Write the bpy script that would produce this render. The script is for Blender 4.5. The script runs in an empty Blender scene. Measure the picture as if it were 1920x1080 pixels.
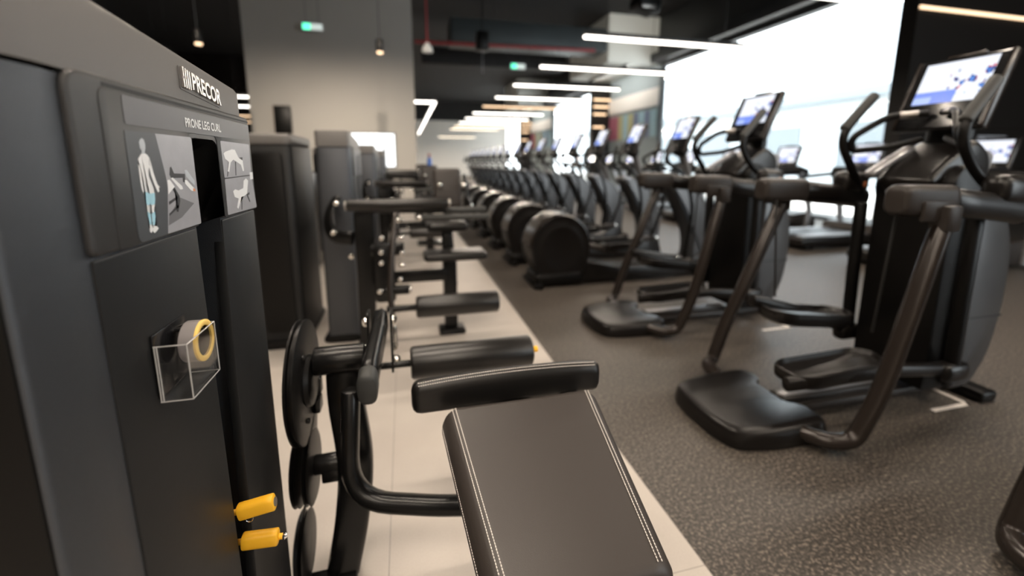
import bpy, bmesh, math, random
from mathutils import Vector, Matrix
random.seed(7)
S = bpy.context.scene
COL = S.collection
V = Vector
PI = math.pi
ORD = ['first', 'second', 'third', 'fourth', 'fifth', 'sixth', 'seventh', 'eighth', 'ninth', 'tenth', 'eleventh', 'twelfth', 'thirteenth', 'fourteenth', 'fifteenth', 'sixteenth']

# ------------------------------------------------------------------ materials
def newmat(name):
    m = bpy.data.materials.new(name); m.use_nodes = True
    nt = m.node_tree
    b = nt.nodes['Principled BSDF']
    return m, nt, b

def mat(name, col, rough=.5, metal=0., bump=0., bscale=300., spec=.5, var=0., vscale=6., coat=0.):
    m, nt, b = newmat(name)
    b.inputs['Base Color'].default_value = (*col, 1)
    b.inputs['Roughness'].default_value = rough
    b.inputs['Metallic'].default_value = metal
    b.inputs['Specular IOR Level'].default_value = spec
    b.inputs['Coat Weight'].default_value = coat
    tc = nt.nodes.new('ShaderNodeTexCoord')
    if var:
        n = nt.nodes.new('ShaderNodeTexNoise'); n.inputs['Scale'].default_value = vscale; n.inputs['Detail'].default_value = 3
        nt.links.new(tc.outputs['Object'], n.inputs['Vector'])
        mx = nt.nodes.new('ShaderNodeMix'); mx.data_type = 'RGBA'
        mx.inputs['A'].default_value = (*[c * (1 - var) for c in col], 1)
        mx.inputs['B'].default_value = (*[min(1, c * (1 + var)) for c in col], 1)
        nt.links.new(n.outputs['Fac'], mx.inputs['Factor'])
        nt.links.new(mx.outputs['Result'], b.inputs['Base Color'])
    if bump:
        n2 = nt.nodes.new('ShaderNodeTexNoise'); n2.inputs['Scale'].default_value = bscale; n2.inputs['Detail'].default_value = 2
        nt.links.new(tc.outputs['Object'], n2.inputs['Vector'])
        bp = nt.nodes.new('ShaderNodeBump'); bp.inputs['Strength'].default_value = bump; bp.inputs['Distance'].default_value = .001
        nt.links.new(n2.outputs['Fac'], bp.inputs['Height'])
        nt.links.new(bp.outputs['Normal'], b.inputs['Normal'])
    return m

def emit(name, col, strength):
    m, nt, b = newmat(name)
    b.inputs['Base Color'].default_value = (*[c * .5 for c in col], 1)
    b.inputs['Emission Color'].default_value = (*col, 1)
    b.inputs['Emission Strength'].default_value = strength
    return m

def glassy(name, tint=(1, 1, 1), rough=.02, ior=1.5, base=.0):
    m, nt, b = newmat(name)
    nt.nodes.remove(b)
    out = nt.nodes['Material Output']
    tr = nt.nodes.new('ShaderNodeBsdfTransparent'); tr.inputs['Color'].default_value = (*tint, 1)
    gl = nt.nodes.new('ShaderNodeBsdfGlossy'); gl.inputs['Roughness'].default_value = rough
    lw = nt.nodes.new('ShaderNodeLayerWeight'); lw.inputs['Blend'].default_value = .5
    pw = nt.nodes.new('ShaderNodeMath'); pw.operation = 'POWER'; pw.inputs[1].default_value = 4.
    nt.links.new(lw.outputs['Facing'], pw.inputs[0])
    ad = nt.nodes.new('ShaderNodeMath'); ad.operation = 'MULTIPLY_ADD'; ad.inputs[1].default_value = .6; ad.inputs[2].default_value = .03 + base
    nt.links.new(pw.outputs[0], ad.inputs[0])
    mx = nt.nodes.new('ShaderNodeMixShader')
    nt.links.new(ad.outputs[0], mx.inputs[0]); nt.links.new(tr.outputs[0], mx.inputs[1]); nt.links.new(gl.outputs[0], mx.inputs[2])
    nt.links.new(mx.outputs[0], out.inputs[0])
    return m

M = {}
M['tower'] = mat('charcoal_powder_coat', (.075, .080, .090), .38, .70, .5, 900, .6, .2, 900)
M['cap'] = mat('cap_grey_plastic', (.135, .127, .121), .50, .1, .4, 1100, .5, .15, 1200)
M['plate'] = mat('placard_frame_plastic', (.030, .029, .029), .40, .0, .35, 1200)
M['shroud'] = mat('black_panel', (.011, .0112, .0115), .50, .0, .12, 60, .32)
M['black'] = mat('black_frame_paint', (.0052, .005, .005), .27, .0, .15, 500, .30)
M['blackmatte'] = mat('black_matte_plastic', (.0042, .0038, .0036), .38, 0, .2, 500, .20)
M['dark'] = mat('dark_recess', (.006, .006, .007), .6)
M['vinyl'] = mat('brown_black_vinyl', (.034, .028, .025), .46, 0, .22, 700, .45)
M['vinylside'] = mat('black_vinyl', (.0075, .0068, .0064), .34, 0, .2, 700, .35)
M['thread'] = mat('pale_thread', (.62, .58, .54), .8)
M['foam'] = mat('black_foam_roller', (.0065, .0056, .0050), .33, 0, .3, 350, .5)
M['rubber'] = mat('grey_rubber_grip', (.032, .033, .032), .6, 0, .3, 400)
M['chrome'] = mat('chrome', (.86, .83, .78), .16, 1)
M['steel'] = mat('brushed_steel', (.42, .40, .38), .32, 1)
M['bronze'] = mat('warm_grey_metal_paint', (.024, .0185, .0155), .26, .2)
M['silver'] = mat('silver_grey_paint', (.30, .30, .31), .33, .5)
M['cable'] = mat('black_cable', (.01, .01, .01), .4)
M['yellow'] = mat('yellow_plastic', (.90, .47, .02), .42, 0, .1, 200)
M['yellowpale'] = mat('pale_yellow_tape', (.93, .62, .16), .5)
M['rollgrey'] = mat('translucent_grey_band', (.25, .23, .23), .3)
M['white'] = mat('white_print', (.86, .87, .88), .5)
M['label'] = mat('title_strip', (.085, .083, .088), .42, 0, .1, 900)
M['letter'] = mat('silver_lettering', (.52, .49, .46), .28, .85)
M['lettershadow'] = mat('lettering_base', (.02, .02, .022), .4)
M['print_dark'] = mat('print_charcoal', (.055, .060, .066), .42, 0, .08, 900)
M['print_light'] = mat('print_silver_grey', (.36, .36, .385), .40, .1, 0, 100, .5, .12, 40)
M['print_mid'] = mat('print_mid_grey', (.15, .15, .16), .45)
M['print_black'] = mat('print_black', (.022, .022, .024), .5)
M['print_pale'] = mat('print_pale_blue_grey', (.52, .56, .60), .5)
M['print_blue'] = mat('print_light_blue', (.38, .68, .82), .5)
M['print_orange'] = mat('print_orange', (.75, .28, .12), .5)
M['acrylic'] = glassy('clear_acrylic', (.93, .93, .93), .03, 1.49, .03)
M['acryledge'] = mat('acrylic_polished_edge', (.42, .41, .40), .12, 0, 0, 100, .8)
M['ampdark'] = mat('machine_charcoal_plastic', (.0072, .0060, .0054), .30, .0, .2, 500, .34)
M['amptop'] = mat('machine_grey_brown_plastic', (.026, .0215, .019), .38, .0, .25, 500, .35)
M['ampgrey'] = mat('machine_side_grey', (.050, .051, .054), .30, .25)
M['bezel'] = mat('glossy_black_bezel', (.010, .010, .011), .18)
M['bar'] = emit('white_led', (1, .93, .84), 4.0)
M['barwarm'] = emit('warm_led', (1, .68, .42), 1.5)
M['barcream'] = emit('cream_led', (1, .84, .64), 2.6)
M['barcase'] = mat('light_housing', (.03, .03, .03), .5)
M['ceilblack'] = mat('black_ceiling_paint', (.012, .011, .011), .8)
M['ductgrey'] = mat('dark_teal_duct', (.045, .055, .058), .5, .3)
M['redpipe'] = mat('red_pipe', (.30, .02, .025), .45)
M['plaster'] = mat('pale_grey_plaster', (.40, .38, .35), .8, 0, .1, 40, .3, .03, 1.2)
M['plasterwhite'] = mat('white_plaster', (.80, .76, .70), .8)
M['bulk'] = mat('pale_bulkhead_paint', (.76, .80, .78), .7)
M['bluegrey'] = mat('blue_grey_wall_paint', (.30, .35, .36), .7)
M['darkwall'] = mat('dark_brown_wall_panel', (.012, .0092, .0075), .45, 0, 0, 100, .3)
M['mullion'] = mat('dark_window_frame', (.03, .032, .034), .4)
M['glass'] = glassy('window_glass', (.97, .98, .98), .0, 1.45)
M['greenlit'] = emit('green_sign', (.1, .9, .5), 1.6)
M['whitelit'] = emit('white_sign', (.8, .9, .85), .5)
M['tape'] = mat('white_tape', (.72, .66, .60), .6)
M['sensor'] = mat('white_dome_plastic', (.75, .75, .74), .4)
M['muralA'] = mat('mural_magenta', (.42, .13, .19), .6)
M['muralB'] = mat('mural_pale_blue', (.35, .52, .58), .6)
M['muralC'] = mat('mural_olive', (.46, .43, .22), .6)
M['muralD'] = mat('mural_slate', (.18, .22, .32), .6)
M['outwall'] = mat('pale_exterior', (.62, .66, .68), .8)
M['outgrey'] = mat('grey_exterior', (.20, .23, .25), .6)
M['outground'] = mat('pale_paving', (.5, .5, .49), .9)
M['tan'] = mat('tan_vinyl', (.13, .085, .055), .5)
M['bottleblue'] = mat('blue_bottle', (.05, .16, .55), .3)
M['bottlered'] = mat('red_cap', (.4, .06, .04), .4)
M['skinlit'] = emit('warm_panel_light', (1, .62, .42), 1.5)

def screen_mat():
    m, nt, b = newmat('lit_touchscreen')
    b.inputs['Base Color'].default_value = (.01, .01, .01, 1); b.inputs['Roughness'].default_value = .15
    N, L = nt.nodes.new, nt.links.new
    uv = N('ShaderNodeUVMap'); sp = N('ShaderNodeSeparateXYZ'); L(uv.outputs[0], sp.inputs[0])
    def math_(op, a, bb):
        n = N('ShaderNodeMath'); n.operation = op
        for i, x in enumerate((a, bb)):
            if x is None: continue
            if isinstance(x, (int, float)): n.inputs[i].default_value = x
            else: L(x, n.inputs[i])
        return n.outputs[0]
    def mix(f, a, bb):
        n = N('ShaderNodeMix'); n.data_type = 'RGBA'
        L(f, n.inputs['Factor'])
        for k, x in (('A', a), ('B', bb)):
            if isinstance(x, tuple): n.inputs[k].default_value = (*x, 1)
            else: L(x, n.inputs[k])
        return n.outputs['Result']
    u, v = sp.outputs[0], sp.outputs[1]
    base = (.86, .90, 1.0)
    # blue panel along the bottom, two tiles
    low = math_('MULTIPLY', math_('LESS_THAN', v, .30), math_('LESS_THAN', u, .60))
    c = mix(low, base, (.20, .30, .85))
    tile = math_('MULTIPLY', math_('LESS_THAN', v, .17), math_('LESS_THAN', u, .27))
    c = mix(tile, c, (.42, .54, 1.0))
    # figures on the right half
    mp = N('ShaderNodeMapping'); mp.inputs['Scale'].default_value = (9, 5, 1); L(uv.outputs[0], mp.inputs['Vector'])
    no = N('ShaderNodeTexNoise'); no.inputs['Scale'].default_value = 1.; no.inputs['Detail'].default_value = 1; L(mp.outputs[0], no.inputs['Vector'])
    reg = math_('MULTIPLY', math_('GREATER_THAN', u, .42), math_('MULTIPLY', math_('GREATER_THAN', v, .18), math_('LESS_THAN', v, .78)))
    fig = math_('MULTIPLY', reg, math_('GREATER_THAN', no.outputs['Fac'], .58))
    cr = N('ShaderNodeValToRGB'); cr.color_ramp.interpolation = 'CONSTANT'
    e = cr.color_ramp.elements; e[0].position = 0; e[0].color = (.75, .08, .10, 1); e[1].position = .40; e[1].color = (.05, .07, .22, 1)
    x = e.new(.55); x.color = (.10, .25, .70, 1)
    n2 = N('ShaderNodeTexNoise'); n2.inputs['Scale'].default_value = 1.7; L(mp.outputs[0], n2.inputs['Vector'])
    L(n2.outputs['Fac'], cr.inputs[0])
    c = mix(fig, c, cr.outputs[0])
    L(c, b.inputs['Emission Color']); b.inputs['Emission Strength'].default_value = .80
    return m
M['screen'] = screen_mat()

def tile_mat():
    m, nt, b = newmat('beige_porcelain_tile')
    N, L = nt.nodes.new, nt.links.new
    g = N('ShaderNodeNewGeometry'); sp = N('ShaderNodeSeparateXYZ'); L(g.outputs['Position'], sp.inputs[0])
    def seam(sock, off, period, half):
        a = N('ShaderNodeMath'); a.operation = 'ADD'; L(sock, a.inputs[0]); a.inputs[1].default_value = off + 50 * period
        d = N('ShaderNodeMath'); d.operation = 'MODULO'; L(a.outputs[0], d.inputs[0]); d.inputs[1].default_value = period
        l = N('ShaderNodeMath'); l.operation = 'LESS_THAN'; L(d.outputs[0], l.inputs[0]); l.inputs[1].default_value = half * 2
        return l.outputs[0]
    s1 = seam(sp.outputs[0], .1015, 1.0, .0014); s2 = seam(sp.outputs[1], -3.0, 2.0, .0014)
    mx = N('ShaderNodeMath'); mx.operation = 'MAXIMUM'; L(s1, mx.inputs[0]); L(s2, mx.inputs[1])
    n = N('ShaderNodeTexNoise'); n.inputs['Scale'].default_value = 3.; n.inputs['Detail'].default_value = 4; L(g.outputs['Position'], n.inputs['Vector'])
    nf = N('ShaderNodeTexNoise'); nf.inputs['Scale'].default_value = 160.; nf.inputs['Detail'].default_value = 2; L(g.outputs['Position'], nf.inputs['Vector'])
    r = N('ShaderNodeValToRGB'); r.color_ramp.elements[0].color = (.435, .39, .35, 1); r.color_ramp.elements[1].color = (.525, .48, .435, 1)
    r.color_ramp.elements[0].position = .3; r.color_ramp.elements[1].position = .7
    ad = N('ShaderNodeMix'); ad.data_type = 'FLOAT'; ad.inputs[0].default_value = .35; L(n.outputs['Fac'], ad.inputs[2]); L(nf.outputs['Fac'], ad.inputs[3])
    L(ad.outputs[0], r.inputs[0])
    c = N('ShaderNodeMix'); c.data_type = 'RGBA'; L(mx.outputs[0], c.inputs['Factor']); L(r.outputs[0], c.inputs['A']); c.inputs['B'].default_value = (.25, .22, .2, 1)
    L(c.outputs['Result'], b.inputs['Base Color'])
    b.inputs['Roughness'].default_value = .42
    return m
M['tile'] = tile_mat()

def rubber_mat():
    m, nt, b = newmat('speckled_rubber_floor')
    N, L = nt.nodes.new, nt.links.new
    g = N('ShaderNodeNewGeometry')
    v = N('ShaderNodeTexNoise'); v.inputs['Scale'].default_value = 88.; v.inputs['Detail'].default_value = 2.5; v.inputs['Roughness'].default_value = .6
    L(g.outputs['Position'], v.inputs['Vector'])
    r = N('ShaderNodeValToRGB'); e = r.color_ramp.elements
    e[0].position = .40; e[0].color = (.030, .026, .0225, 1); e[1].position = .66; e[1].color = (.21, .172, .14, 1)
    x = e.new(.54); x.color = (.066, .056, .047, 1)
    L(v.outputs['Fac'], r.inputs[0]); L(r.outputs[0], b.inputs['Base Color'])
    bp = N('ShaderNodeBump'); bp.inputs['Strength'].default_value = .5; bp.inputs['Distance'].default_value = .002
    L(v.outputs['Fac'], bp.inputs['Height']); L(bp.outputs['Normal'], b.inputs['Normal'])
    b.inputs['Roughness'].default_value = .5
    return m
M['rubberfloor'] = rubber_mat()

# ------------------------------------------------------------------ mesh helpers
def B(): return bmesh.new()

def merge(bm, tmp, mtx=None):
    if mtx is not None: tmp.transform(mtx)
    bmesh.ops.recalc_face_normals(tmp, faces=tmp.faces)
    me = bpy.data.meshes.new('tmp'); tmp.to_mesh(me); bm.from_mesh(me); bpy.data.meshes.remove(me); tmp.free()
    return bm

def box(bm, c, s, bev=0., rot=None, seg=2):
    t = B(); bmesh.ops.create_cube(t, size=1)
    t.transform(Matrix.Diagonal((*s, 1)))
    if bev: bmesh.ops.bevel(t, geom=t.edges[:], offset=min(bev, min(s) * .49), segments=seg, affect='EDGES', profile=.5)
    m = Matrix.Translation(c)
    if rot is not None: m = m @ rot.to_4x4()
    return merge(bm, t, m)

def lo_hi(bm, a, b_, bev=0., seg=2):
    a, b_ = V(a), V(b_)
    return box(bm, (a + b_) / 2, [abs(x) for x in (b_ - a)], bev, None, seg)

def frame(axis, up=None):
    a = V(axis).normalized()
    u = V(up) if up is not None else (V((0, 0, 1)) if abs(a.z) < .9 else V((1, 0, 0)))
    s = u.cross(a).normalized(); u2 = a.cross(s).normalized()
    return a, s, u2

def rings(bm, ring_list, cap=True, closed=False):
    t = B(); vs = [[t.verts.new(p) for p in r] for r in ring_list]
    n = len(vs[0]); k = len(vs)
    for i in range(k if closed else k - 1):
        a, b_ = vs[i], vs[(i + 1) % k]
        for j in range(n):
            t.faces.new((a[j], a[(j + 1) % n], b_[(j + 1) % n], b_[j]))
    if cap and not closed:
        t.faces.new(list(reversed(vs[0]))); t.faces.new(vs[-1])
    return merge(bm, t)

def lathe(bm, o, axis, prof, seg=24):
    a, s, u = frame(axis); o = V(o)
    return rings(bm, [[o + a * h + (s * math.cos(2 * PI * j / seg) + u * math.sin(2 * PI * j / seg)) * max(r, 1e-4) for j in range(seg)] for r, h in prof])

def cyl(bm, p0, p1, r, bev=None, seg=20, r1=None):
    p0, p1 = V(p0), V(p1); L = (p1 - p0).length
    r1 = r if r1 is None else r1
    b_ = min(bev if bev is not None else r * .12, L * .45)
    return lathe(bm, p0, p1 - p0, [(r - b_, 0), (r - b_ * .3, b_ * .3), (r, b_), (r1, L - b_), (r1 - b_ * .3, L - b_ * .3), (r1 - b_, L)], seg)

def fillet(pts, r, n=6):
    pts = [V(p) for p in pts]; out = [pts[0]]
    for i in range(1, len(pts) - 1):
        p, a, b_ = pts[i], pts[i - 1] - pts[i], pts[i + 1] - pts[i]
        rr = min(r[i - 1] if isinstance(r, (list, tuple)) else r, a.length * .48, b_.length * .48)
        s, e = p + a.normalized() * rr, p + b_.normalized() * rr
        for k in range(n + 1):
            q = k / n
            out.append(s * (1 - q) ** 2 + p * 2 * q * (1 - q) + e * q * q)
    out.append(pts[-1]); return out

def smooth_path(pts, n=6):
    pts = [V(p) for p in pts]; P = [pts[0] * 2 - pts[1]] + pts + [pts[-1] * 2 - pts[-2]]; out = []
    for i in range(1, len(P) - 2):
        for k in range(n):
            t = k / n; a, b_, c, d = P[i - 1], P[i], P[i + 1], P[i + 2]
            out.append(.5 * ((2 * b_) + (c - a) * t + (2 * a - 5 * b_ + 4 * c - d) * t * t + (3 * b_ - a - 3 * c + d) * t ** 3))
    out.append(pts[-1]); return out

def sweep(bm, path, rx, ry=None, up=None, seg=14, ex=2., ends=True, taper=None):
    """round or oval tube along a path; ry lies along 'up'"""
    ry = rx if ry is None else ry
    path = [V(p) for p in path]; n = len(path)
    tang = []
    for i in range(n):
        tang.append((path[min(i + 1, n - 1)] - path[max(i - 1, 0)]).normalized())
    a, s, u = frame(tang[0], up)
    RL = []
    def ring(o, s, u, k):
        r = []
        for j in range(seg):
            c, sn = math.cos(2 * PI * j / seg), math.sin(2 * PI * j / seg)
            if ex != 2.:
                c = math.copysign(abs(c) ** (2 / ex), c); sn = math.copysign(abs(sn) ** (2 / ex), sn)
            r.append(o + s * c * rx * k + u * sn * ry * k)
        return r
    m = min(rx, ry)
    for i in range(n):
        t = tang[i]
        u = (u - t * u.dot(t)).normalized(); s = u.cross(t).normalized()
        k = taper[i] if taper else 1.
        if ends and i == 0:
            RL.append(ring(path[0], s, u, k * .72)); RL.append(ring(path[0] + t * m * .12, s, u, k * .93)); RL.append(ring(path[0] + t * m * .3, s, u, k))
        elif ends and i == n - 1:
            RL.append(ring(path[-1] - t * m * .3, s, u, k)); RL.append(ring(path[-1] - t * m * .12, s, u, k * .93)); RL.append(ring(path[-1], s, u, k * .72))
        else: RL.append(ring(path[i], s, u, k))
    return rings(bm, RL)

def bez_round(pts, r, n=5):
    """round the corners of a closed 2D outline"""
    out = []; k = len(pts)
    for i in range(k):
        p = V((*pts[i], 0)); a = V((*pts[i - 1], 0)) - p; b_ = V((*pts[(i + 1) % k], 0)) - p
        ri = r[i] if isinstance(r, (list, tuple)) else r
        if ri <= 0: out.append((p.x, p.y)); continue
        rr = min(ri, a.length * .48, b_.length * .48)
        s, e = p + a.normalized() * rr, p + b_.normalized() * rr
        for j in range(n + 1):
            q = j / n; v = s * (1 - q) ** 2 + p * 2 * q * (1 - q) + e * q * q
            out.append((v.x, v.y))
    return out

def map2(plane, a, b_, d):
    return {'yz': V((d, a, b_)), 'xz': V((a, d, b_)), 'xy': V((a, b_, d))}[plane]

def prism(bm, pts, plane, d0, d1, bev=0., seg=2):
    t = B()
    f = t.faces.new([t.verts.new(map2(plane, a, b_, d0)) for a, b_ in pts])
    r = bmesh.ops.extrude_face_region(t, geom=[f])
    dv = map2(plane, 0, 0, d1 - d0)
    bmesh.ops.translate(t, verts=[v for v in r['geom'] if isinstance(v, bmesh.types.BMVert)], vec=dv)
    bmesh.ops.recalc_face_normals(t, faces=t.faces)
    if bev:
        es = [e for e in t.edges if len(e.link_faces) == 2 and any(len(fc.verts) > 4 or len(pts) == 4 for fc in e.link_faces) and e.calc_face_angle(0) > 1.0 and abs((e.verts[0].co - e.verts[1].co).normalized().dot(dv.normalized())) < .5]
        bmesh.ops.bevel(t, geom=es, offset=bev, segments=seg, affect='EDGES', profile=.5)
    return merge(bm, t)

def flat(bm, pts, plane, d):
    t = B(); t.faces.new([t.verts.new(map2(plane, a, b_, d)) for a, b_ in pts])
    bmesh.ops.triangulate(t, faces=t.faces[:])
    for f in t.faces:
        f.normal_update()
        if f.normal.x < 0: f.normal_flip()
    me = bpy.data.meshes.new('tmp'); t.to_mesh(me); bm.from_mesh(me); bpy.data.meshes.remove(me); t.free()
    return bm

def rrect(w, h, r, n=4):
    out = []
    for cx, cy, a0 in ((w - r, h - r, 0), (-w + r, h - r, PI / 2), (-w + r, -h + r, PI), (w - r, -h + r, 1.5 * PI)):
        for k in range(n + 1):
            a = a0 + PI / 2 * k / n
            out.append((cx + r * math.cos(a), cy + r * math.sin(a)))
    return out

def bolts(parent, pts, axis, r=.013, h=.014, m='chrome'):
    for p in pts:
        t = B(); bolt(t, p, axis, r, h); part('bolt', t, m, parent)

def bolt(bm, p, axis, r=.011, h=.012):
    lathe(bm, p, axis, [(r * 1.0, 0), (r, h * .5), (r * .8, h * .85), (r * .35, h), (1e-4, h)], 12)

# ------------------------------------------------------------------ object helpers
KIDS = {}
def _link(name, bm, m, loc, parent):
    me = bpy.data.meshes.new(name)
    bm.transform(Matrix.Translation(-V(loc)))
    bm.to_mesh(me); bm.free()
    ms = m if isinstance(m, (list, tuple)) else [m]
    for x in ms: me.materials.append(M[x])
    me.shade_smooth(); me.set_sharp_from_angle(angle=math.radians(38))
    o = bpy.data.objects.new(name, me); COL.objects.link(o)
    return o

def root_of(o):
    while o.parent: o = o.parent
    return o

def part(name, bm, m, parent, label=None, kind=None):
    o = _link(name, bm, m, root_of(parent).location, parent)
    o.parent = parent; KIDS.setdefault(parent.name, []).append(o)
    if label: o['label'] = label
    if kind: o['kind'] = kind
    return o

def thing(name, label, cat, loc, group=None):
    o = bpy.data.objects.new(name, None); COL.objects.link(o); o.empty_display_size = .1
    o.location = loc; o['label'] = label; o['category'] = cat
    if group: o['group'] = group
    return o

def solo(name, bm, m, label, cat, loc, group=None):
    o = _link(name, bm, m, loc, None); o.location = loc
    o['label'] = label; o['category'] = cat
    if group: o['group'] = group
    return o

def struct(name, bm, m, loc=(0, 0, 0), parent=None):
    o = _link(name, bm, m, loc, None); o.location = loc; o['kind'] = 'structure'
    return o

def dup(root, delta, label, group=None, skip=()):
    def rec(o, par):
        c = o.copy(); COL.objects.link(c)
        if par is not None: c.parent = par
        for ch in KIDS.get(o.name, []):
            if ch.name.split('.')[0] in skip: continue
            k = rec(ch, c); KIDS.setdefault(c.name, []).append(k)
        return c
    r = rec(root, None); r.location = V(root.location) + V(delta); r['label'] = label
    if group: r['group'] = group
    return r

def screen_quad(bm, c, w, h, t):
    """a screen facing -X, leaning back by t"""
    up = V((math.sin(t), 0, math.cos(t))); c = V(c)
    uvl = bm.loops.layers.uv.new('UVMap')
    vs = [bm.verts.new(c + V((0, sy * w / 2, 0)) + up * (sz * h / 2)) for sy, sz in ((1, -1), (1, 1), (-1, 1), (-1, -1))]
    f = bm.faces.new(vs)
    for lp, uvv in zip(f.loops, ((0, 0), (0, 1), (1, 1), (1, 0))): lp[uvl].uv = uvv
    f.normal_update()
    if f.normal.x > 0: f.normal_flip()
    return bm

def text_bm(s, size, origin, sx=1., bold=.0, extr=.0):
    """lettering on a wall facing +X, running along +Y; origin = left end of the baseline"""
    cu = bpy.data.curves.new('txt', 'FONT'); cu.body = s; cu.size = size; cu.offset = bold; cu.extrude = extr; cu.resolution_u = 3
    o = bpy.data.objects.new('txt', cu); COL.objects.link(o)
    bpy.context.view_layer.update()
    me = bpy.data.meshes.new_from_object(o.evaluated_get(bpy.context.evaluated_depsgraph_get()))
    bm = B(); bm.from_mesh(me); bpy.data.meshes.remove(me)
    bpy.data.objects.remove(o); bpy.data.curves.remove(cu)
    mt = Matrix(((0, 0, 1, origin[0]), (sx, 0, 0, origin[1]), (0, 1, 0, origin[2]), (0, 0, 0, 1)))
    bm.transform(mt); return bm
M['glow_face'] = emit('bright_glow', (.92,.97,1), 1.6)
LAMP = 34.; SKY = 6; SUN = 12.; EXPO = .55; FW0, FW1 = 6., 12.5; SPOT = 600.; WASH = 32.

# =================================================================== THE LEG CURL MACHINE IN FRONT
LC = thing('leg_curl_machine', 'nearest prone leg curl machine, tall charcoal weight tower with illustrated placard and padded bench', 'gym machine', (-.30, .80, 0))

def tower_outline(x0, x1, y0, y1, notch=None):
    # plan of a weight tower; the long placard face is x1, near corner crisp, optional slot channel
    pts = [(x0, y0), (x1 - .010, y0), (x1, y0 + .05)]; r = [.03, .010, .06]
    if notch: pts += [(x1, notch[0]), (x1 - .16, notch[0]), (x1 - .16, notch[1]), (x1, notch[1])]; r += [0, 0, 0, 0]
    return bez_round(pts + [(x1, y1 - .03), (x1 - .02, y1), (x0, y1)], r + [.02, .02, .03], 6)

def build_tower(root, x0, x1, y0, y1, shaded_end):
    t = B()
    dy = y0 - .49
    prism(t, tower_outline(x0, x1 - .003, y0, y1, (.850 + dy, .952 + dy)), 'xy', .05, 1.334)
    prism(t, tower_outline(x0, x1 - .003, y0, y1), 'xy', 1.3335, 1.393)
    shell = part('tower_shell', t, 'tower', root)
    # slot opening is a deep dark channel set in front panels
    t = B()
    pts = tower_outline(x0, x1, y0, y1)
    n = len(pts)
    def zt(y): return 1.503 - .052 * (y - y0) / (y1 - y0)
    r0 = [V((a, b_, 1.398)) for a, b_ in pts]
    r1 = [V((a, b_, zt(b_) - .008)) for a, b_ in pts]
    cx, cy = (x0 + x1) / 2, (y0 + y1) / 2
    r2 = [V((cx + (a - cx) * .965, cy + (b_ - cy) * .985, zt(b_))) for a, b_ in pts]
    rings(t, [r0, r1, r2])
    capo = part('top_cap', t, 'cap', root, 'grey brown top cap')
    dy = y0 - .49
    yl, yr = .583 + dy, y1 - .004
    s0, s1 = .847 + dy, .952 + dy
    t = B()
    out = bez_round([(yl, 1.190), (s0 - .004, 1.190), (s0 - .004, 1.334), (s1, 1.334), (s1, 1.190), (yr, 1.190), (yr, 1.398), (yl, 1.402)], [.012, .004, .02, .02, .004, .008, .006, .026], 5)
    prism(t, out, 'yz', x1 - .012, x1 + .005, .005, 3)
    pf = part('placard_frame', t, 'plate', root, 'black moulded placard frame with a slot')
    # inner raised field of the frame
    t = B()
    prism(t, bez_round([(yl + .045, 1.186 + .004), (s0 - .006, 1.190), (s0 - .006, 1.348), (s1 + .002, 1.348), (s1 + .002, 1.19), (yr - .002, 1.19), (yr - .002, 1.384), (yl + .047, 1.389)], [.004, .004, .018, .018, .004, .004, .004, .018], 4), 'yz', x1 + .004, x1 + .0062, .0015, 2)
    part('raised_field', t, 'plate', pf)
    # front panels left and right of the slot
    t = B(); prism(t, bez_round([(yl + .012, .06), (s0 + .012, .06), (s0 - .002, 1.186), (yl + .004, 1.186)], .004, 2), 'yz', x1 - .02, x1 - .0005, .002)
    part('front_panel', t, 'shroud', root)
    t = B(); prism(t, bez_round([(s0 + .055, .06), (yr, .06), (yr, 1.186), (s1 + .002, 1.186)], .004, 2), 'yz', x1 - .02, x1 - .0005, .002)
    part('front_panel', t, 'shroud', root)
    t = B(); lo_hi(t, (x1 - .158, s0 + .0045, .06), (x1 - .150, s1 - .0005, 1.32)); part('slot_back', t, 'dark', root, 'dark back of the open slot')
    t = B(); lo_hi(t, (x0 + .03, y0 - .003, .08), (x1 - .018, y0 + .004, 1.385), .002); part('end_panel', t, 'blackmatte' if shaded_end else 'tower', root)  # nearest tower's end is coloured black to stand for the shade on it
    t = B(); prism(t, [(yl + .058, 1.3895), (yr - .001, 1.3862), (yr - .001, 1.3898), (yl + .058, 1.3935)], 'yz', x1 + .0040, x1 + .0054); part('groove', t, 'dark', pf)
    t = B(); lo_hi(t, (x1 - .06, s0 - .003, 1.296), (x1 - .022, s1 + .001, 1.3335), .006); part('slot_hood', t, 'plate', pf)
    return shell, capo, pf

X1 = -.352
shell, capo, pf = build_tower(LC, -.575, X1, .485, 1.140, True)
# base plate, side sticker
t = B(); lo_hi(t, (-.59, .475, .0), (-.34, 1.15, .06), .012)
part('base_plate', t, 'blackmatte', LC)
t = B(); box(t, (-.4205, .4815, 1.187), (.075, .001, .05), 0)
part('sticker', t, 'white', shell, 'white sticker on the tower end')
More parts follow.
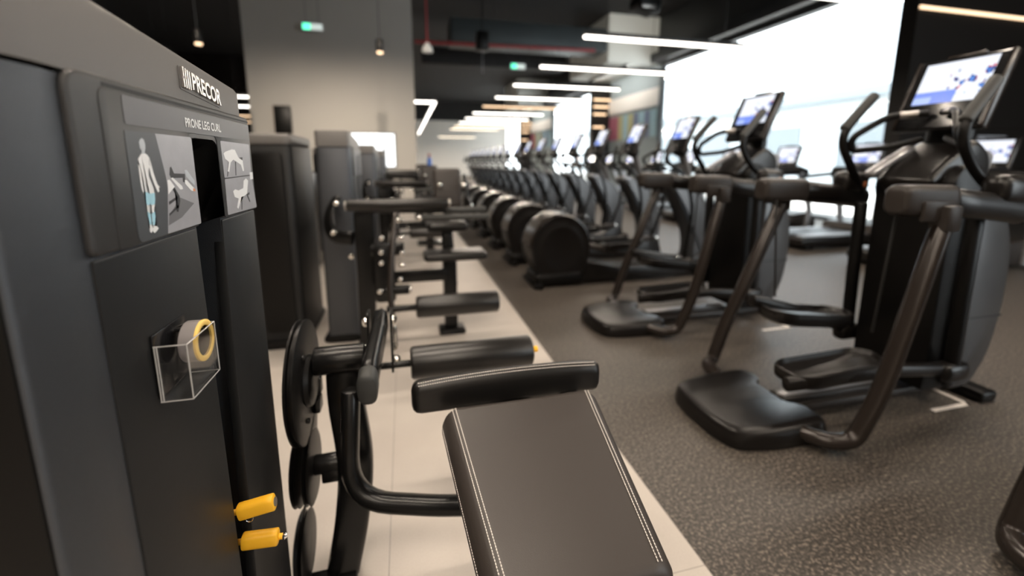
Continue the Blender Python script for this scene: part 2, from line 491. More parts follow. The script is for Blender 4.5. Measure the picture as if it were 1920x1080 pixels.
# weight stack inside the slot, guide rods, pins
t = B()
for k in range(20):
    lo_hi(t, (X1 - .13, .857, .10 + k * .026), (X1 - .045, .949, .10 + k * .026 + .022), .002)
part('weight_stack', t, 'blackmatte', LC, 'stack of black weight plates in the slot')
t = B(); cyl(t, (X1 - .09, .925, .10), (X1 - .09, .925, 1.31), .008)
part('guide_rod', t, 'shroud', LC)
for z0, z1, nm in ((.604, .614, 'selector_pin'), (.536, .531, 'increment_knob')):
    t = B(); d = V((.068, 0, z1 - z0))
    p = V((-.352, .862, z0))
    sweep(t, [p, p + d * .2, p + d * .8, p + d], .0125, .0165, (0, 0, 1), 16, 3.2); cyl(t, p - V((.06, 0, 0)), p + d * .1, .006, seg=10)
    pin = part(nm, t, 'yellow', LC, 'yellow plastic ' + nm.replace('_', ' '))
    t = B()
    if nm == 'selector_pin':
        lathe(t, p + d, d, [(.0001, -.001), (.009, -.001), (.009, .0012), (.0001, .0012)], 16)
        part('pin_tip', t, 'steel', pin, 'grey steel tip')
        t = B(); rings(t, [[V((-.332 + .0065 * math.cos(a), .858, .588 + .0065 * math.sin(a))) + V((0, .0012 * math.cos(b_), .0012 * math.sin(b_))) for b_ in [2 * PI * j / 6 for j in range(6)]] for a in [2 * PI * k / 16 for k in range(16)]], closed=True)
        part('key_ring', t, 'chrome', pin, 'small chrome ring')
    else:
        cyl(t, p + d, p + d * 1.12, .006, seg=12); part('knob_stem', t, 'yellow', pin)
        t = B(); lathe(t, p + d * 1.10, d, [(.0001, 0), (.006, .001), (.007, .005), (.004, .009), (.0001, .010)], 14)
        part('pin_tip', t, 'chrome', pin, 'chrome tip')

# cap lettering: slanted bars, then the name, on a dark base
t = B(); prism(t, bez_round([(.842, 1.4175), (.998, 1.404), (1.000, 1.432), (.842, 1.455)], .003, 2), 'yz', X1 - .002, X1 + .0012)
lb = part('lettering_base', t, 'cap', capo)
t = B()
for k in range(4):
    y = .847 + k * .0072
    prism(t, [(y, 1.421 - k * .0005), (y + .0038, 1.421 - k * .0005), (y + .0038, 1.4530 - k * .0012), (y, 1.4532 - k * .0012)], 'yz', X1 + .001, X1 + .0052)
for y, z in ((.8455, 1.4365),):
    prism(t, [(y, z - .002), (y + .011, z - .002), (y + .011, z + .002), (y, z + .002)], 'yz', X1 + .001, X1 + .0052)
part('emblem', t, 'letter', capo, 'silver slanted bar emblem')
t = text_bm('PRECOR', .0385, (X1 + .0032, .8765, 1.4235), .80, .0009, .0020)
t.transform(Matrix.Translation((0, -.8765, -1.4235)))
t.transform(Matrix(((1, 0, 0, 0), (0, 1, 0, .8765), (0, -.115, 1, 1.4228), (0, 0, 0, 1))))
part('lettering', t, 'letter', capo, 'raised silver brand lettering')

# title strip and printed placards
XP = X1 + .0064
t = B(); prism(t, bez_round([(.668, 1.347), (1.131, 1.346), (1.131, 1.381), (.668, 1.3835)], .004, 2), 'yz', XP - .0005, XP + .0004)
ts = part('title_strip', t, 'label', pf, 'grey title strip')
t = text_bm('PRONE LEG CURL', .0205, (XP + .0009, .828, 1.3560), .865, .00045, .0001)
part('title_lettering', t, 'white', ts, 'white lettering')
HEAD=[(0.6918,1.3250),(0.6946,1.3287),(0.6994,1.3308),(0.7036,1.3291),(0.7054,1.3231),(0.7046,1.3175),(0.7015,1.3118),(0.7016,1.3099),(0.6928,1.3098),(0.6946,1.3125),(0.6921,1.3187)]
TORSO=[(0.6935,1.3104),(0.7013,1.3110),(0.7073,1.3084),(0.7118,1.3039),(0.7109,1.2958),(0.7055,1.2877),(0.7040,1.2796),(0.7073,1.2712),(0.7111,1.2619),(0.7117,1.2527),(0.7086,1.2395),(0.7045,1.2315),(0.7056,1.2230),(0.7020,1.2133),(0.7004,1.2093),(0.7061,1.2085),(0.7098,1.2050),(0.7051,1.2023),(0.6980,1.2000),(0.6949,1.2026),(0.6965,1.2090),(0.6964,1.2224),(0.6980,1.2389),(0.7005,1.2535),(0.6966,1.2390),(0.6949,1.2243),(0.6937,1.2128),(0.6955,1.2050),(0.6911,1.2015),(0.6873,1.2034),(0.6894,1.2118),(0.6883,1.2284),(0.6886,1.2398),(0.6899,1.2527),(0.6906,1.2607),(0.6899,1.2688),(0.6896,1.2816),(0.6867,1.2904),(0.6831,1.2975),(0.6852,1.3037)]
ARML=[(0.6843,1.3022),(0.6872,1.2928),(0.6879,1.2848),(0.6864,1.2754),(0.6869,1.2658),(0.6882,1.2601),(0.6854,1.2575),(0.6830,1.2628),(0.6824,1.2724),(0.6825,1.2834),(0.6828,1.2928)]
ARMR=[(0.7113,1.3039),(0.7136,1.2974),(0.7161,1.2841),(0.7195,1.2740),(0.7225,1.2668),(0.7277,1.2631),(0.7242,1.2616),(0.7248,1.2568),(0.7211,1.2553),(0.7179,1.2606),(0.7135,1.2693),(0.7092,1.2810),(0.7078,1.2901)]
THIGH=[(0.6903,1.2583),(0.7018,1.2551),(0.7121,1.2556),(0.7106,1.2460),(0.7081,1.2395),(0.6982,1.2397),(0.6999,1.2511),(0.6965,1.2398),(0.6888,1.2406),(0.6891,1.2495)]
CALF=[(0.6880,1.2317),(0.6949,1.2276),(0.6937,1.2128),(0.6898,1.2134),(0.6880,1.2251)]
CALF2=[(0.6971,1.2273),(0.7056,1.2297),(0.7056,1.2230),(0.7016,1.2117),(0.6967,1.2110)]
DARK=[(0.6640,1.3390),(0.7348,1.3389),(0.7464,1.2868),(0.7501,1.2657),(0.7329,1.1929),(0.6679,1.1920),(0.6633,1.1948),(0.6610,1.1992)]
LIGHT=[(0.7348,1.3389),(0.8398,1.3394),(0.8441,1.3373),(0.8419,1.1936),(0.7330,1.1932),(0.7501,1.2657),(0.7464,1.2868)]
SHADOW=[(0.7373,1.2047),(0.7418,1.2184),(0.7815,1.2433),(0.8250,1.2301),(0.7788,1.2119)]
CAM=[(0.7620,1.2901),(0.7662,1.2918),(0.7724,1.2813),(0.8061,1.2796),(0.8045,1.2663),(0.7971,1.2670),(0.7973,1.2736),(0.7682,1.2742),(0.7629,1.2737),(0.7583,1.2795)]
FRAMEA=[(0.7615,1.2579),(0.7680,1.2602),(0.7803,1.2456),(0.7801,1.2381),(0.7703,1.2214),(0.7653,1.2229),(0.7729,1.2425)]
FRAMEB=[(0.7463,1.2397),(0.7732,1.2461),(0.7740,1.2424),(0.7461,1.2349)]
FRAMEC=[(0.7427,1.2219),(0.7734,1.2332),(0.7729,1.2286),(0.7425,1.2184)]
PADA=[(0.7499,1.2715),(0.7565,1.2725),(0.7689,1.2611),(0.7479,1.2508)]
PADB=[(0.7606,1.2741),(0.7660,1.2753),(0.7917,1.2607),(0.7934,1.2559),(0.7847,1.2555)]
PADC=[(0.8028,1.2698),(0.8085,1.2696),(0.8334,1.2534),(0.8331,1.2494),(0.8204,1.2513),(0.8024,1.2639)]
PADD=[(0.8058,1.2857),(0.8136,1.2859),(0.8362,1.2672),(0.8349,1.2593),(0.8240,1.2648),(0.8084,1.2751)]
ORANGE=[(0.8276,1.2554),(0.8342,1.2534),(0.8340,1.2494),(0.8263,1.2505)]
RU=[(0.9630,1.3391),(1.1230,1.3377),(1.1196,1.2690),(0.9641,1.2670)]
RL=[(0.9646,1.2649),(1.1197,1.2666),(1.1338,1.1918),(0.9607,1.1935)]
FIGU=[(0.9707,1.3147),(0.9798,1.3184),(1.0145,1.3239),(1.0316,1.3236),(1.0408,1.3147),(1.0487,1.3073),(1.0712,1.3010),(1.0733,1.2790),(1.0657,1.2774),(1.0580,1.2921),(1.0391,1.2973),(1.0179,1.3029),(1.0025,1.2974),(0.9890,1.2777),(0.9818,1.2798),(0.9931,1.2986),(0.9758,1.3044)]
FIGL=[(0.9980,1.2383),(1.0099,1.2419),(1.0285,1.2382),(1.0572,1.2415),(1.0640,1.2573),(1.0799,1.2618),(1.0925,1.2565),(1.0771,1.2276),(1.0554,1.2235),(1.0400,1.2239),(1.0306,1.2107),(1.0173,1.1998),(1.0099,1.2039),(1.0236,1.2214),(1.0034,1.2261)]
BU1=[(0.9907,1.2986),(0.9764,1.2693),(0.9799,1.2692),(0.9945,1.2950)]
BU2=[(1.0267,1.2998),(1.0213,1.2700),(1.0252,1.2699),(1.0322,1.2985)]
BU3=[(1.0522,1.3073),(1.0733,1.3082),(1.0698,1.3010),(1.0579,1.3036)]
BL1=[(1.0414,1.2238),(1.0346,1.1961),(1.0388,1.1962),(1.0471,1.2241)]
BL2=[(1.0713,1.2280),(1.0879,1.2079),(1.0928,1.2088),(1.0790,1.2288)]
BL3=[(1.0786,1.2275),(1.0931,1.2305),(1.0930,1.2251),(1.0789,1.2235)]
STRIP=[(1.1078,1.2743),(1.1277,1.2746),(1.1269,1.2586),(1.1068,1.2581)]
def lay(d): return XP + d
def inset(poly, k):
    cx = sum(p[0] for p in poly) / len(poly); cy = sum(p[1] for p in poly) / len(poly)
    return [(cx + (a - cx) * k, cy + (b_ - cy) * k) for a, b_ in poly]
t = B(); prism(t, bez_round(DARK, [.001, .001, .02, .02, .001, .006, .004, .003], 4), 'yz', lay(-.0005), lay(.0004))
pl = part('muscle_placard', t, 'print_dark', pf, 'charcoal printed panel with a body figure')
t = B(); prism(t, bez_round(LIGHT, [.001, .004, .002, .003, .001, .02, .02], 4), 'yz', lay(-.0005), lay(.0004))
pl2 = part('machine_placard', t, 'print_light', pf, 'silver grey printed panel with a machine drawing')
t = B()
for poly in (TORSO, ARML, ARMR): flat(t, poly, 'yz', lay(.0006))
fig = part('body_figure', t, 'white', pl, 'white standing body figure')
t = B(); flat(t, HEAD, 'yz', lay(.0007)); part('figure_head', t, 'print_pale', pl)
t = B()
for poly in (THIGH, CALF, CALF2): flat(t, poly, 'yz', lay(.0008))
part('leg_highlight', t, 'print_blue', pl, 'pale blue muscle highlight')
t = B(); flat(t, SHADOW, 'yz', lay(.0005)); part('drawn_shadow', t, 'print_mid', pl2)
t = B()
for poly in (CAM, FRAMEA, FRAMEB, FRAMEC): flat(t, poly, 'yz', lay(.0006))
part('drawn_frame', t, 'print_black', pl2, 'black drawn machine frame')
t = B()
for poly in (PADA, PADB, PADC): flat(t, poly, 'yz', lay(.0008))
part('drawn_pads', t, 'white', pl2, 'white drawn pads')
t = B(); flat(t, PADD, 'yz', lay(.0007)); part('drawn_ghost_pad', t, 'print_pale', pl2)
t = B(); flat(t, ORANGE, 'yz', lay(.0009)); part('drawn_tip', t, 'print_orange', pl2)
for poly, fg, bl, nm in ((RU, FIGU, (BU1, BU2, BU3), 'start'), (RL, FIGL, (BL1, BL2, BL3), 'end')):
    t = B(); prism(t, bez_round(poly, .003, 2), 'yz', lay(-.0005), lay(.0004))
    p_ = part('exercise_placard', t, 'print_light', pf, 'silver grey panel showing the %s of the exercise' % nm)
    for q in bl:
        t = B(); flat(t, q, 'yz', lay(.0006)); part('drawn_bench', t, 'print_black', p_)
    t = B(); flat(t, fg, 'yz', lay(.0008)); part('exercise_figure', t, 'white', p_, 'white exercising figure')
t = B(); flat(t, STRIP, 'yz', lay(.0007)); part('step_mark', t, 'white', pf)

# ---- frame of the leg curl
t = B()
sweep(t, smooth_path([(-.20, 1.30, .745), (-.196, 1.262, .60), (-.176, 1.225, .42), (-.198, 1.232, .22), (-.240, 1.262, .015)], 6), .050, .036, (0, 1, 0), 16, 4.5)
post = part('upright_post', t, 'black', LC)
t = B(); lo_hi(t, (-.285, 1.215, 0), (-.195, 1.315, .03), .008); part('post_foot', t, 'blackmatte', post)
t = B(); lo_hi(t, (-.345, 1.13, .005), (-.25, 1.25, .04), .008); part('base_link', t, 'black', LC)
t = B(); cyl(t, (-.275, 1.26, .727), (-.135, 1.26, .727), .041, .004, 28)
part('pivot_tube', t, 'black', LC)
# big cam with double rim
t = B(); lathe(t, (-.322, 1.26, .672), (1, 0, 0), [(.02, 0), (.168, 0), (.176, .003), (.176, .008), (.166, .011), (.166, .017), (.176, .020), (.176, .025), (.168, .028), (.075, .029), (.070, .040), (.05, .046), (.02, .046)], 48)
cam_ = part('cam_wheel', t, 'blackmatte', LC, 'large black cam wheel')
bolts(cam_, [(-.293, 1.26 + .11 * math.cos(a), .672 + .11 * math.sin(a)) for a in (0, 2.1, 4.2)], (1, 0, 0), .008, .008, 'black')
t = B(); box(t, (-.284, 1.30, .575), (.022, .05, .045), .006); box(t, (-.281, 1.315, .628), (.02, .03, .05), .005)
part('cam_clamp', t, 'black', cam_)
# pulley pair under it
t = B()
for dx in (0, .030):
    lathe(t, (-.338 + dx, 1.23, .418), (1, 0, 0), [(.02, 0), (.098, 0), (.105, .003), (.096, .009), (.105, .015), (.098, .018), (.02, .018)], 40)
pu = part('upper_pulley', t, 'blackmatte', LC, 'pair of black pulleys')
t = B(); prism(t, [(1.19, .40), (1.26, .40), (1.33, .535), (1.29, .545), (1.21, .52)], 'yz', -.300, -.292, .002); part('pulley_bracket', t, 'black', pu)
t = B(); cyl(t, (-.292, 1.23, .418), (-.19, 1.23, .418), .028, .003); box(t, (-.235, 1.225, .392), (.07, .05, .04), .006); part('pulley_arm', t, 'black', LC)
t = B(); lathe(t, (-.352, 1.235, .150), (1, 0, 0), [(.02, 0), (.092, 0), (.100, .004), (.090, .014), (.100, .024), (.092, .028), (.02, .028)], 40)
part('lower_pulley', t, 'blackmatte', LC, 'black pulley near the floor')
t = B(); sweep(t, [(-.318, 1.235, .33), (-.338, 1.225, .24)], .0035, seg=8, ends=False); part('cable', t, 'cable', LC)
# swing arm with end cap, bracket, bolts
t = B(); sweep(t, [(-.1175, 1.135, .714), (-.1155, 1.17, .717), (-.104, 1.40, .738), (-.100, 1.50, .748)], .0245, .045, (0, 0, 1), 24, 2.9)
arm = part('swing_arm', t, 'black', LC)
t = B(); sweep(t, [(-.119, 1.095, .702), (-.118, 1.115, .706), (-.1165, 1.15, .713)], .0262, .0475, (0, 0, 1), 24, 2.9); part('end_cap', t, 'rubber', arm, 'grey rubber end cap')
t = B()
for x in (-.142, -.066): prism(t, bez_round([(1.43, .575), (1.50, .575), (1.54, .78), (1.46, .79)], .012, 3), 'yz', x - .004, x + .004, .0015)
part('bracket', t, 'black', arm)
for x, d in ((-.147, -1), (-.061, 1)): bolts(arm, [(x, 1.475, .755), (x, 1.47, .66)], (d, -.5, 0), .016, .014)
bolts(arm, [(-.061, 1.465, .612)], (1, -.3, 0), .016, .022)
t = B(); cyl(t, (-.053, 1.45, .66), (-.053, 1.45, .74), .006); part('adjuster_rod', t, 'chrome', arm, 'chrome adjuster rod')
t = B(); cyl(t, (-.145, 1.45, .598), (.02, 1.45, .598), .012); rod = part('roller_rod', t, 'black', LC)
t = B(); lathe(t, (-.006, 1.45, .598), (1, 0, 0), [(.012, 0), (.046, 0), (.054, .004), (.0575, .012), (.0575, .43), (.054, .438), (.046, .442), (.012, .442)], 40)
part('ankle_roller', t, 'foam', LC, 'black padded ankle roller')
t = B(); cyl(t, (.43, 1.45, .600), (.462, 1.45, .600), .0115, .003, 14); part('roller_end_knob', t, 'yellow', rod, 'yellow end knob')
# bent tube under the bench
t = B(); sweep(t, fillet([(-.165, 1.145, .69), (-.180, 1.085, .40), (.055, 1.015, .395), (.27, .93, .43)], [.13, .05], 8), .0245, .033, (0, -1, 0), 20, 2.4)
part('bent_tube', t, 'black', LC)
t = B(); prism(t, [(.56, .46), (1.08, .575), (1.08, .605), (.56, .515)], 'yz', .225, .315, .004); lo_hi(t, (.24, .86, .36), (.30, .95, .56), .01); cyl(t, (.27, .90, .03), (.27, .90, .40), .035)
lo_hi(t, (.18, .82, 0), (.36, .98, .04), .012)
part('bench_support', t, 'black', LC)
t = B(); lo_hi(t, (-.36, .74, .012), (.20, .81, .06), .01); part('base_bar', t, 'black', LC)

# torso pad: tapered slab, slopes down toward its head end
SL = .22
def padz(y): return .700 + SL * (y - .948)
def hwt(y): return .2050 + (y - .965) * .095
ys = [(.972, .030, .022), (.970, .012, .008), (.964, .004, .002), (.955, 0, 0), (.85, 0, 0), (.75, 0, 0), (.65, 0, 0), (.558, 0, 0), (.548, .004, .002), (.541, .012, .008), (.538, .03, .022)]
RG = []
for y, ix, iz in ys:
    h = hwt(y) - ix; zt = padz(y) - iz; zb = padz(y) - .078 + iz
    pr = [(-h + .030, zt), (h - .030, zt), (h - .010, zt - .012), (h, zt - .032), (h + .002, zb + .018), (h - .012, zb), (-h + .012, zb), (-h - .002, zb + .018), (-h, zt - .032), (-h + .010, zt - .012)]
    pr = bez_round(pr, [.012, .012, .014, .02, .012, .01, .01, .012, .02, .014], 3)
    RG.append([V((.2685 + a, y, b_)) for a, b_ in pr])
t = B(); rings(t, RG)
pad = part('torso_pad', t, 'vinyl', LC, 'brown black padded torso pad')
def stitch_row(parent, f, n, r=.0011):
    t = B(); stitches(t, f, n, r=r); part('stitching', t, 'thread', parent, 'row of pale stitching')
def stitches(t, f, n, L=.0046, r=.0011):
    for k in range(n):
        a, b_ = V(f(k / n)), V(f((k + .68) / n))
        sweep(t, [a, (a + b_) / 2 + V((0, 0, .0004)), b_], r, seg=6, ends=False)
for sgn in (-1, 1):
    for off in (.026, .034):
        stitch_row(pad, lambda q, s_=sgn, o_=off: (.2685 + s_ * (hwt(.962 - .41 * q) - o_), .962 - .41 * q, padz(.962 - .41 * q) + .0004 - (.001 if o_ < .03 else 0)), 78)
stitch_row(pad, lambda q: (.2685 - hwt(.955 - .40 * q) - .0006, .955 - .40 * q, padz(.955 - .4 * q) - .040), 76, r=.0007)
# hip pad: ridge across, falling away from the bench
RG = []
xs = [(-.006, .020), (-.002, .008), (.006, .002), (.018, 0), (.08, 0), (.16, 0), (.255, 0), (.35, 0), (.43, 0), (.488, 0), (.500, .002), (.508, .008), (.512, .020)]
for x, i in xs:
    bow = .012 * (1 - ((x - .253) / .26) ** 2)
    pr = [(1.015 + i, .668 + i), (1.012 + i, .728 + bow - i), (1.030, .748 + bow - i), (1.155 - i, .690 + bow * .5 - i), (1.165 - i, .640 + i), (1.09, .628 + i)]
    pr = bez_round(pr, [.012, .014, .02, .02, .015, .01], 4)
    RG.append([V((x, a, b_)) for a, b_ in pr])
t = B(); rings(t, RG)
hp = part('hip_pad', t, 'vinylside', LC, 'black padded hip pad')
for yo, zo in ((1.0195, .7430), (1.0265, .7475)):
    stitch_row(hp, lambda q: (.012 + .482 * q, yo, zo + .012 * (1 - ((.012 + .482 * q - .253) / .26) ** 2) - .0035), 84)
t = B(); box(t, (.27, 1.085, .633), (.30, .10, .014), .003); box(t, (.27, 1.06, .615), (.09, .12, .035), .006); box(t, (.42, 1.012, .652), (.05, .014, .02), .003)
part('pad_plate', t, 'black', LC)
bolts(LC, [(.13, 1.075, .628), (.40, 1.075, .628)], (0, 0, -1), .01, .012, 'steel')
t = B(); cyl(t, (.40, .998, .660), (.45, .998, .660), .006); part('pad_pin', t, 'steel', LC)

# ---- acrylic pocket on the tower with a roll in it
hx0, hx1, hy0, hy1, hz0, hz1 = X1 + .0005, -.308, .661, .752, .962, 1.045
hold = thing('acrylic_holder', 'small clear acrylic pocket fixed to the front of the nearest weight tower', 'holder', (hx0, (hy0 + hy1) / 2, hz0))
t = B(); lo_hi(t, (hx0, hy0 + .002, hz0 + .004), (hx0 + .003, hy1 + .003, 1.0605), .001); part('back_plate', t, 'bezel', hold, 'glossy black back plate')
w = .0025
t = B()
lo_hi(t, (hx1 - w, hy0, hz0), (hx1, hy1, hz1)); lo_hi(t, (hx0 + .003, hy0, hz0), (hx1 - w, hy0 + w, hz1)); lo_hi(t, (hx0 + .003, hy1 - w, hz0), (hx1 - w, hy1, hz1)); lo_hi(t, (hx0 + .003, hy0 + w, hz0), (hx1 - w, hy1 - w, hz0 + w))
part('clear_box', t, 'acrylic', hold, 'transparent box walls')
t = B()
e = .0009
def edge(a, b_): sweep(t, [a, b_], e, seg=6, ends=False)
for z in (hz0, hz1):
    edge((hx1, hy0, z), (hx1, hy1, z)); edge((hx0 + .003, hy0, z), (hx1, hy0, z)); edge((hx0 + .003, hy1, z), (hx1, hy1, z))
edge((hx1, hy0, hz0), (hx1, hy0, hz1)); edge((hx1, hy1, hz0), (hx1, hy1, hz1)); edge((hx0 + .004, hy0, hz0), (hx0 + .004, hy0, hz1))
edge((hx0 + .007, hy0, hz0), (hx0 + .007, hy0, hz1))
part('polished_edges', t, 'acryledge', hold, 'bright polished edges')
t = B(); cyl(t, (hx0 + .002, .722, 1.0465), (hx1 - .004, .722, 1.0465), .003, seg=10); part('peg', t, 'bezel', hold)
t = B(); ro, ri = .0315, .0240; yc, zc = .722, 1.0265
lathe(t, (-.334, yc, zc), (1, 0, 0), [(ri, 0), (ro - .001, 0), (ro, .001), (ro, .020), (ro, .0205), (ri + .001, .0205), (ri, .019), (ri, 0)], 40)
roll = thing('tape_roll', 'grey roll with a yellow rim in the clear pocket on the tower', 'tape roll', (-.334, yc, zc - ro))
part('roll_band', t, 'rollgrey', roll, 'translucent grey band')
t = B(); lathe(t, (-.3135, yc, zc), (1, 0, 0), [(ri - .0005, 0), (ro + .0005, 0), (ro + .0005, .003), (ro - .001, .004), (ri + .001, .004), (ri - .0005, .003), (ri - .0005, 0)], 40)
part('roll_rim', t, 'yellowpale', roll, 'pale yellow rim')

# =================================================================== SEATED LEG CURL MACHINES FURTHER BACK
def add_plain_tower(root, x0, x1, y0, y1):
    shell, capo, pf = build_tower(root, x0, x1, y0, y1, False)
    dy = y0 - .49
    for a, b_ in ((.676, .836), (.962, 1.12)):
        t = B(); prism(t, [(a + dy, 1.195), (b_ + dy, 1.195), (b_ + dy, 1.338), (a + dy, 1.338)], 'yz', x1 + .006, x1 + .0068); part('printed_placard', t, 'print_mid', pf, 'grey printed placard')
    t = B(); prism(t, [(.67 + dy, 1.347), (1.12 + dy, 1.347), (1.12 + dy, 1.382), (.67 + dy, 1.382)], 'yz', x1 + .006, x1 + .0068); part('title_strip', t, 'label', pf)
    t = B(); sweep(t, [((x0 + x1) / 2 - .02, y0 - .01, .03), ((x0 + x1) / 2 + .01, y1 + .01, .03)], (x1 - x0) / 2 + .012, .03, (0, 0, 1), 20, 4); part('base_plate', t, 'blackmatte', root)
    return shell

SC = thing('seated_leg_curl', 'second machine from the camera, seated leg curl with horizontal padded bar and ankle roller', 'gym machine', (.05, 3.05, 0))
add_plain_tower(SC, -.575, -.352, 3.14, 3.80)
t = B(); prism(t, bez_round([(-.33, .04), (-.235, .04), (-.205, .60), (-.200, .985), (-.325, .985), (-.322, .6)], .02, 3), 'xz', 2.84, 2.92, .008)
part('upright_plate', t, 'black', SC)
t = B(); lo_hi(t, (-.36, 2.80, 0), (-.22, 3.16, .05), .012); part('base_frame', t, 'black', SC)
t = B(); cyl(t, (-.345, 2.72, 1.035), (.262, 2.70, 1.040), .036, .012, 24); tb = part('thigh_bar', t, 'foam', SC, 'horizontal padded thigh bar')
t = B(); cyl(t, (-.355, 2.72, 1.035), (-.346, 2.72, 1.035), .030, .003, 20); cyl(t, (.262, 2.70, 1.040), (.274, 2.70, 1.040), .030, .003, 20); part('bar_end_plates', t, 'steel', tb, 'bright end plates')
t = B(); cyl(t, (.25, 2.78, .985), (.515, 2.78, .985), .021, .006, 18); part('handle_grip', t, 'rubber', SC)
t = B(); cyl(t, (.09, 2.68, .955), (.515, 2.66, .953), .021, .006, 18); part('handle_grip', t, 'rubber', SC)
t = B(); cyl(t, (.070, 2.68, .955), (.092, 2.68, .955), .019, .004, 14); part('grip_collar', t, 'chrome', SC, 'chrome grip collar')
t = B(); sweep(t, [(-.27, 2.78, 1.0), (.20, 2.78, .985), (.27, 2.78, .985)], .018, seg=12); part('grip_bar', t, 'black', SC)
# loop bracket on the left
t = B(); sweep(t, fillet([(-.335, 2.86, .81), (-.475, 2.92, .825), (-.50, 3.0, .95), (-.44, 3.06, 1.06)], .07, 6), .022, .045, (0, 0, 1), 16, 3); part('loop_bracket', t, 'black', SC)
bolts(SC, ((-.43, 2.90, 1.035), (-.455, 2.88, .85), (-.35, 2.835, .70)), (0, -1, 0), .019, .016)
# lever arm with adjuster bolts
t = B(); sweep(t, smooth_path([(-.060, 2.60, 1.00), (-.085, 2.52, .80), (-.105, 2.46, .58), (-.100, 2.43, .43)], 5), .018, .035, (0, 1, 0), 14, 3); la = part('lever_arm', t, 'bronze', SC)
bolts(la, [(x, 2.46 + (z - .43) * .2, z) for x, z in ((-.045, .96), (-.035, .86), (-.033, .77), (-.035, .70), (-.05, .62), (-.06, .45), (-.145, .86), (-.15, .78), (-.15, .72), (-.16, .45), (-.165, .56))], (0, -1, 0), .016, .02)
t = B(); cyl(t, (-.22, 2.70, .76), (-.02, 2.70, .76), .04); cyl(t, (-.145, 2.62, .52), (-.0, 2.62, .52), .03); lo_hi(t, (-.2, 2.62, .44), (-.08, 2.72, .80), .02); part('pivot_block', t, 'black', SC)
t = B(); cyl(t, (.0, 2.615, .52), (.015, 2.615, .52), .026, .004); part('pivot_cap', t, 'chrome', SC, 'chrome pivot cap')
t = B(); cyl(t, (-.13, 2.42, .468), (.05, 2.42, .468), .019); part('roller_rod', t, 'black', SC)
t = B(); lathe(t, (.034, 2.42, .468), (1, 0, 0), [(.015, 0), (.05, 0), (.06, .005), (.064, .014), (.064, .472), (.06, .481), (.05, .486), (.015, .486)], 32); part('ankle_roller', t, 'foam', SC, 'black padded ankle roller')
# seat and support
t = B(); box(t, (.335, 3.06, .628), (.45, .24, .055), .026, None, 4); part('front_seat', t, 'vinylside', SC)
t = B(); box(t, (.305, 3.38, .800), (.31, .30, .075), .034, None, 4); part('seat', t, 'vinylside', SC)
t = B(); lo_hi(t, (.255, 3.12, .03), (.355, 3.19, .60), .012); lo_hi(t, (.265, 3.3, .05), (.345, 3.38, .76), .012); sp_ = part('seat_post', t, 'black', SC)
t = B(); box(t, (.31, 3.155, .02), (.20, .16, .04), .018, None, 3); part('post_foot', t, 'blackmatte', sp_)
t = B(); box(t, (.02, 3.14, .462), (.52, .06, .085), .01); part('cross_bar', t, 'black', SC)
t = B(); box(t, (.355, 3.72, 1.07), (.235, .075, .34), .03, Matrix.Rotation(-.16, 3, 'X'), 4); part('backrest', t, 'vinyl', SC, 'brown black backrest')
t = B(); sweep(t, fillet([(.49, 3.64, 1.19), (.515, 3.60, .98), (.52, 3.45, .92)], .04), .014); sweep(t, [(.355, 3.36, .30), (.355, 3.86, .95), (.355, 3.86, 1.15)], .03); part('back_frame', t, 'black', SC)
bolts(SC, ((.285, 3.66, 1.10), (.48, 3.62, 1.10), (.53, 3.58, .93)), (0, -1, 0), .022, .022)
dup(SC, (0, 2.65, 0), 'third machine from the camera, seated leg curl seen behind the padded bar', skip=('front_seat',))
dup(SC, (0, 5.30, 0), 'fourth machine from the camera, seated leg curl farthest along the tile strip', skip=('front_seat', 'handle_grip', 'grip_collar'))

def rear_machine(loc, label):
    x0, y0 = loc[0], loc[1]
    r = thing('back_row_machine', label, 'gym machine', (x0 - .15, y0 + .3, 0), 'weight towers of the back row')
    t = B(); o_ = [(a, b_) for a, b_ in bez_round([(x0 - .30, y0), (x0, y0), (x0, y0 + .66), (x0 - .30, y0 + .66)], [.05, .05, .03, .03], 6)]
    prism(t, o_, 'xy', .05, 1.40, .004); part('tower_shell', t, 'shroud', r)
    t = B(); prism(t, o_, 'xy', 1.403, 1.478, .02, 3); part('top_cap', t, 'cap', r, 'grey top cap')
    t = B(); prism(t, bez_round([(x0 - .25, .12), (x0 - .05, .12), (x0 - .05, 1.36), (x0 - .25, 1.36)], .05, 5), 'xz', y0 - .012, y0 + .004, .006); part('end_panel', t, 'blackmatte', r, 'black end panel')
    t = B(); sweep(t, [(x0 - .15, y0 - .02, .03), (x0 - .15, y0 + .70, .03)], .16, .03, (0, 0, 1), 20, 4); part('base_plate', t, 'blackmatte', r)
    t = B(); cyl(t, (x0 - .3, y0 + .3, .7), (x0 - .5, y0 + .3, .7), .05); box(t, (x0 - .55, y0 + .3, .62), (.2, .5, .1), .04, None, 3); lo_hi(t, (x0 - .6, y0 + .26, 0), (x0 - .5, y0 + .34, .6), .01); part('seat_frame', t, 'black', r)
    return r
RM = rear_machine((-.72, 3.13), 'slim black weight tower with rounded end, just right of the nearest tower')
RM2 = rear_machine((-.95, 6.6), 'black weight tower of the back row, half hidden behind the second tower')

